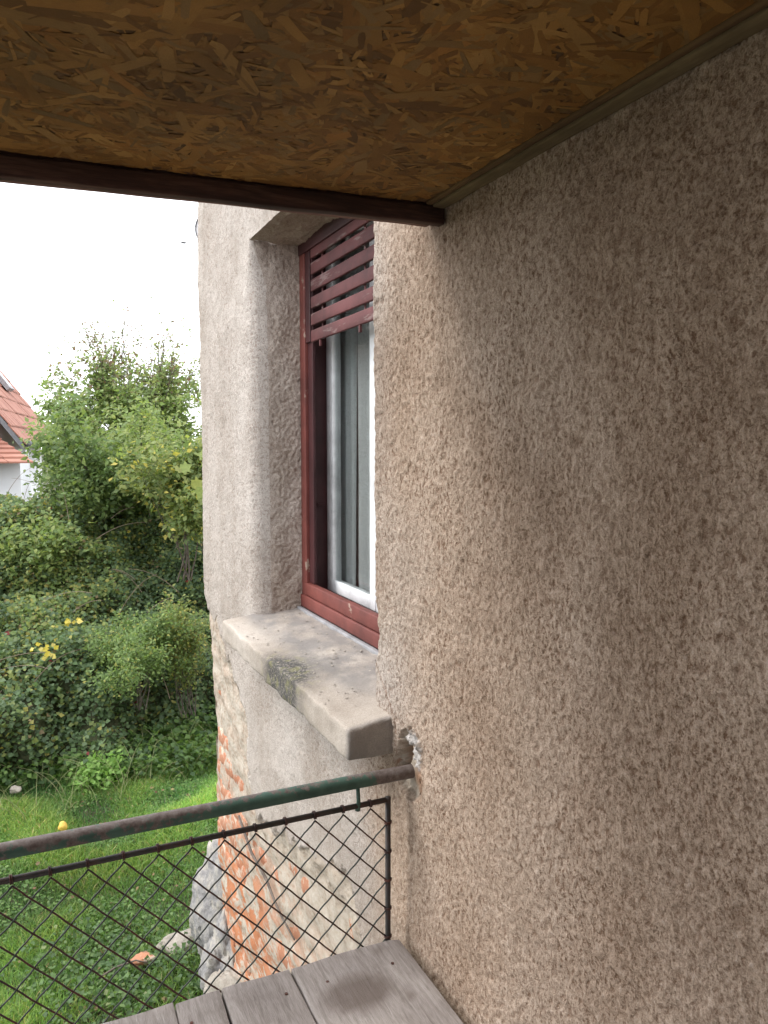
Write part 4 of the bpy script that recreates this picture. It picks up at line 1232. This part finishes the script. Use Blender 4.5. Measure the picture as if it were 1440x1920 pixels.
me = mesh_np('lawn_grass', V, F, 3, cols=np.repeat(gc, 5, axis=0))
tag(link('lawn_grass', me, M['grass']), 'short bright green lawn grass below the railing', 'grass', kind='stuff')
# clover and small broad leaves in the lawn
def ground_leaves(name, n, x0, x1, y0, y1, zr_, size, pal, w, label, cat, thr=None, tmpl=LEAFW, tilt=.35):
    x = rng.uniform(x0, x1, n); y = rng.uniform(y0, y1, n)
    ok = ~((x > -0.02) & (y < 3.68))
    if thr is not None: ok &= thr(x, y)
    x, y = x[ok], y[ok]; n = len(x)
    z = ground_z(x, y) + rng.uniform(*zr_, n)
    nr = np.tile([0, -.1, 1.], (n, 1)) + rng.normal(0, tilt, (n, 3))
    o = leaves(name, np.stack([x, y, z], -1), nr, rng.uniform(size * .6, size * 1.3, n), pick(pal, w, n), M['leaf'], None, tmpl)
    return tag(o, label, cat, kind='stuff')
ground_leaves('clover', 26000, -1.5, 1.1, 3.4, 7.0, (.004, .035), .022, [(0.13, 0.23, 0.065), (0.18, 0.28, 0.09), (0.10, 0.18, 0.06)], [2, 1, 1],
              'small round clover leaves spread through the lawn', 'clover', lambda x, y: samp(T3, x * .1, y * .1) + .4 * rng.standard_normal(len(x)) > -.2)
ground_leaves('ivy_cover', 20000, -1.6, 0.3, 1.7, 4.6, (.0, .07), .026, [(0.09, 0.155, 0.065), (0.12, 0.20, 0.075), (0.17, 0.26, 0.095), (0.27, 0.32, 0.15)], [3, 3, 2, .35],
              'dark ivy and weeds covering the ground under the railing', 'ivy', lambda x, y: (y + .25 * samp(T4, x * .4, y * .4) - .25 * x + 2.2 * np.clip(-.72 - x, 0, 1) * (x > -1.3)) < 3.9 + .18 * rng.standard_normal(len(x)), tilt=.6)
ground_leaves('tall_weeds', 9000, -2.2, 1.6, 6.0, 7.2, (.02, .22), .05, [(0.11, 0.19, 0.06), (0.15, 0.24, 0.065), (0.08, 0.14, 0.06)], [2, 1.4, 1],
              'knee-high weeds where the lawn meets the brambles', 'weeds', lambda x, y: y + .3 * samp(T4, x * .3, y * .3) > 6.25, tilt=.6)
ground_leaves('fallen_leaves', 170, -1.4, 1.0, 3.3, 6.6, (.03, .05), .026, [(0.26, 0.18, 0.10), (0.34, 0.27, 0.13), (0.20, 0.11, 0.07)], [1, 1, 1],
              'dry brown leaves fallen on the grass', 'fallen leaves')
# long dry grass blades at the lawn edge
lst = []
for i in range(190):
    x = random.uniform(-1.0, 1.3); y = random.uniform(5.9, 6.7) + 0.12 * x
    a = random.uniform(0, 6.28); L_ = random.uniform(.15, .42)
    p = Vector((x, y, float(ground_z(x, y)))); pts = [p + Vector((math.cos(a) * L_ * .6 * (k / 6) ** 1.8, math.sin(a) * L_ * .6 * (k / 6) ** 1.8, L_ * (k / 6) * (1 - .3 * k / 6))) for k in range(7)]
    lst.append((pts, [0.003 * (1 - k / 7.5) for k in range(7)]))
tag(tubes('long_grass', lst, mat_simple('straw_grass', [(0.3, (0.20, 0.25, 0.09)), (0.7, (0.36, 0.34, 0.18))], 9), None, 4), 'long arching straw-coloured grass blades at the lawn edge', 'long grass', kind='stuff')

# ---- stones, rubble, fruit
def rock(name, c, size, mat, label, cat, seed, sub=5, rot=(0, 0, 0), rough=.18):
    bm = bmesh.new()
    bmesh.ops.create_icosphere(bm, subdivisions=sub, radius=1)
    cuts = [Vector((random.gauss(0, 1), random.gauss(0, 1), random.gauss(0, 1))).normalized() for _ in range(11)]
    for v in bm.verts:
        d = v.co.normalized(); r_ = 1.0
        for c_ in cuts:
            k = d.dot(c_)
            if k > .15: r_ = min(r_, .70 / k)
        q = d * 2.2 + Vector((seed, 0, 0))
        r_ *= 1 + rough * mnoise.noise(q) + rough * .45 * abs(mnoise.noise(q * 3.1)) + rough * .45 * mnoise.noise(q * 6) + rough * .35 * mnoise.noise(q * 15) + rough * .2 * mnoise.noise(q * 31)
        v.co = Vector((d.x * size[0], d.y * size[1], d.z * size[2])) * r_
    me = bpy.data.meshes.new(name); bm.to_mesh(me); bm.free()
    o = link(name, me, mat, None, False)
    me.polygons.foreach_set('use_smooth', [True] * len(me.polygons))
    o.location = c; o.rotation_euler = rot
    return tag(o, label, cat)
c1 = ax(392, 1745, 0.03)
rock('foundation_stone', (0.05, 3.60, -0.62), (.135, .22, .31), M['stone'], 'large grey stone standing at the foot of the house corner', 'stone', 3.3, rot=(0.05, .05, .2))
rock('foundation_stone', (0.035, 3.42, -0.80), (.12, .22, .26), M['stone'], 'cracked grey stone below the brick corner, behind the mesh', 'stone', 8.1, rot=(0, 0, -.3))
rock('foundation_stone', (0.0, 3.14, -0.90), (.12, .22, .20), M['pale'], 'pale stone at the wall foot showing just above the planks', 'stone', 5.1, rot=(0, 0, .3))
p = az(337, 1768, -0.95)
rock('loose_stone', (p[0], p[1], -0.985), (.12, .10, .08), M['pale'], 'pale loose stone lying on the grass left of the house corner', 'stone', 1.7, sub=3)
p = az(268, 1800, -0.95)
rock('brick_rubble', (p[0], p[1], -0.95), (.07, .05, .035), M['brick'], 'broken piece of orange brick lying in the ivy', 'brick piece', 2.9, sub=3, rough=.1)
p = az(30, 1480, -0.98)
rock('loose_stone', (p[0], p[1], -0.98), (.05, .04, .03), M['pale'], 'small whitish stone half sunk in the lawn at the far left', 'stone', 6.7, sub=3)
p = az(117, 1550, -0.95)
q_ = rock('quince', (p[0], p[1], -0.95), (.034, .032, .036), M['apple'], 'fallen yellow fruit on the lawn just above the pipe rail', 'fruit', 4.4, sub=3, rough=.05)
# fallen branch in the ivy
b0_ = az(185, 1835, -0.95); b1_ = az(290, 1790, -0.90)
tg = tube('fallen_branch', [Vector(b0_), Vector(b0_).lerp(Vector(b1_), .3) + Vector((0, .03, .0)), Vector(b0_).lerp(Vector(b1_), .65) + Vector((0, -.01, .02)), Vector(b1_) + Vector((0, 0, -.05))], [.006, .005, .004, .002], M['bark'], None, 7)
tag(tg, 'dry brown branch lying in the ivy next to the broken brick', 'branch')
# dead stem of creeper clinging to the wall
pts = [Vector(ax(u, v, -0.006)) for u, v in [(448, 1530), (458, 1560), (472, 1600), (488, 1628), (500, 1650), (515, 1690), (530, 1722), (552, 1762)]]
tg = tube('creeper_stem', pts, [.005, .006, .006, .005, .006, .005, .004, .003], M['bark'], None, 6)
tag(tg, 'dead dark creeper stem running down across the exposed brickwork', 'creeper')

# ================================================================== far house
fh = empty('distant_house', (0, 0, 0))
def cam_pt(u, v, d): return Vector(CW + (FW * d + RT * ((u - 720) / FPX * d) - UP * ((v - 960) / FPX * d)))
E0 = cam_pt(46, 830, 15.0); E1 = cam_pt(110, 827, 21.5)
E1.z = E0.z
ridge_dir = (E1 - E0).normalized()
left = Vector((ridge_dir.y * -1, ridge_dir.x, 0)); left = left if left.dot(Vector(-RT)) > 0 else -left
HW, PT = 4.2, 1.38
fh.location = (E0 + left * HW + ridge_dir * 3).to_tuple()[:2] + (GZ,)
tag(fh, 'white house with orange tiled roof behind the trees at the far left', 'house')
RL = (E1 - E0).length
rows = 17
for side in (1, -1):
    for k in range(rows):
        V, F = [], []
        f0, f1 = k / rows, (k + 1) / rows
        nt_ = 24
        for j in range(nt_):
            s0 = -0.25 + (RL + .5) * j / nt_; s1 = -0.25 + (RL + .5) * (j + .97) / nt_
            jit = random.uniform(-.008, .008)
            o = len(V)
            for f_, lift in ((f0 - .012, .07 + jit), (f1, .02 + jit)):
                if side == 1: base = E0 + left * HW * f_
                else: base = E0 + left * (2 * HW - HW * f_)
                base = base + Vector((0, 0, HW * PT * f_))
                for s in (s0, s1):
                    V.append(base + ridge_dir * s + Vector((0, 0, lift)))
                for s in (s0, s1):
                    V.append(base + ridge_dir * s + Vector((0, 0, lift - .03)))
            F += [(o, o + 1, o + 5, o + 4), (o, o + 2, o + 3, o + 1), (o, o + 4, o + 6, o + 2), (o + 1, o + 3, o + 7, o + 5)]
        me = bpy.data.meshes.new('tile_row'); me.from_pydata(V, [], F)
        link('tile_row', me, M['tile'], fh)
g = bpy.data.meshes.new('walls')
A0 = E0 + left * .45 + ridge_dir * .05; A1 = E1 + left * .45 - ridge_dir * .05
B0 = E0 + left * (2 * HW - .45) + ridge_dir * .05; B1 = E1 + left * (2 * HW - .45) - ridge_dir * .05
top = Vector((0, 0, HW * PT - .12)); lowz = lambda p: Vector((p.x, p.y, GZ - 1))
hh_ = Vector((0, 0, .45 * PT - .08))
gv = [lowz(A0), lowz(B0), lowz(B1), lowz(A1), A0 + hh_, B0 + hh_, B1 + hh_, A1 + hh_, (A0 + B0) / 2 + top, (A1 + B1) / 2 + top]
gf = [(0, 1, 5, 8, 4), (2, 3, 7, 9, 6), (0, 4, 7, 3), (1, 2, 6, 5)]
g.from_pydata(gv, [], gf)
link('wall', g, M['white_wall'], fh)
def slab_between(name, p, q, w, h, mat, parent):
    """board from p to q, w along ridge_dir, h vertical"""
    me = bpy.data.meshes.new(name)
    a = ridge_dir * w; b = Vector((0, 0, h))
    V = [p, q, q + a, p + a, p - b, q - b, q + a - b, p + a - b]
    me.from_pydata(V, [], [(0, 1, 2, 3), (7, 6, 5, 4), (0, 4, 5, 1), (1, 5, 6, 2), (2, 6, 7, 3), (3, 7, 4, 0)])
    return link(name, me, mat, parent)
slab_between('bargeboard', E0 - ridge_dir * .24 + Vector((0, 0, -.01)), E0 - ridge_dir * .24 + left * HW + Vector((0, 0, HW * PT - .01)), .04, .14, M['dark_metal'], fh)
slab_between('soffit', E0 - Vector((0, 0, .02)), E1 - Vector((0, 0, .02)), .02, .05, M['beam'], fh)
tube('gutter', [E0 - left * .06 - Vector((0, 0, .02)), E1 - left * .06 - Vector((0, 0, .02))], .06, M['dark_metal'], fh, 8)
# two roof windows
for (s, f_) in ((1.0, .27), (3.9, .20)):
    base = E0 + left * HW * f_ + Vector((0, 0, HW * PT * f_ + .10)) + ridge_dir * s
    upv = (left + Vector((0, 0, PT))).normalized(); nn = ridge_dir.cross(upv); nn = nn if nn.z > 0 else -nn
    V = []
    for kk in (0, .10):
        for a_, b_ in ((0, 0), (.7, 0), (.7, 1.0), (0, 1.0)): V.append(base + ridge_dir * a_ + upv * b_ + nn * kk)
    me = bpy.data.meshes.new('roof_window'); me.from_pydata(V, [], [(0, 1, 2, 3), (4, 5, 6, 7), (0, 1, 5, 4), (1, 2, 6, 5), (2, 3, 7, 6), (3, 0, 4, 7)])
    rw = link('roof_window', me, M['zinc'], fh)
    V = [base + ridge_dir * a_ + upv * b_ + nn * .105 for a_, b_ in ((.08, .08), (.62, .08), (.62, .92), (.08, .92))]
    me = bpy.data.meshes.new('pane'); me.from_pydata(V, [], [(0, 1, 2, 3)])
    po = bpy.data.objects.new('pane', me); COL.objects.link(po); me.materials.append(M['window_dark']); po.parent = rw
# lower lean-to roof in front of the gable
LR0 = E0 - ridge_dir * 1.6 + Vector((0, 0, -.38)) - left * .35
for k in range(6):
    V, F = [], []
    f0, f1 = k / 6, (k + 1) / 6
    for j in range(18):
        s0 = 7.5 * j / 18; s1 = 7.5 * (j + .97) / 18; o = len(V)
        for f_, lf in ((f0 - .03, .06), (f1, .02)):
            base = LR0 + ridge_dir * 1.75 * f_ + Vector((0, 0, .50 * f_ + lf)) + left * .9 * max(f_, 0)
            for s in (s0, s1): V.append(base + left * s)
            for s in (s0, s1): V.append(base + left * s - Vector((0, 0, .03)))
        F += [(o, o + 1, o + 5, o + 4), (o, o + 2, o + 3, o + 1), (o, o + 4, o + 6, o + 2), (o + 1, o + 3, o + 7, o + 5)]
    me = bpy.data.meshes.new('tile_row'); me.from_pydata(V, [], F)
    link('tile_row', me, M['tile'], fh)
P0 = LR0 + ridge_dir * .5 + left * .3; P1 = LR0 + ridge_dir * .5 + left * 7.3
V = [lowz(P0), lowz(P1), P1 + Vector((0, 0, .08)), P0 + Vector((0, 0, .08)), lowz(P0 + ridge_dir * 1.2), lowz(P1 + ridge_dir * 1.2), P1 + ridge_dir * 1.2 + Vector((0, 0, .3)), P0 + ridge_dir * 1.2 + Vector((0, 0, .3))]
me = bpy.data.meshes.new('annex_wall'); me.from_pydata(V, [], [(0, 1, 2, 3), (4, 0, 3, 7), (1, 5, 6, 2)])
link('annex_wall', me, M['white_wall'], fh)
slab_between('window', P0 + left * .45 - ridge_dir * .03 + Vector((0, 0, -.25)), P0 + left * .75 - ridge_dir * .03 + Vector((0, 0, -.25)), .02, .8, M['window_dark'], fh)
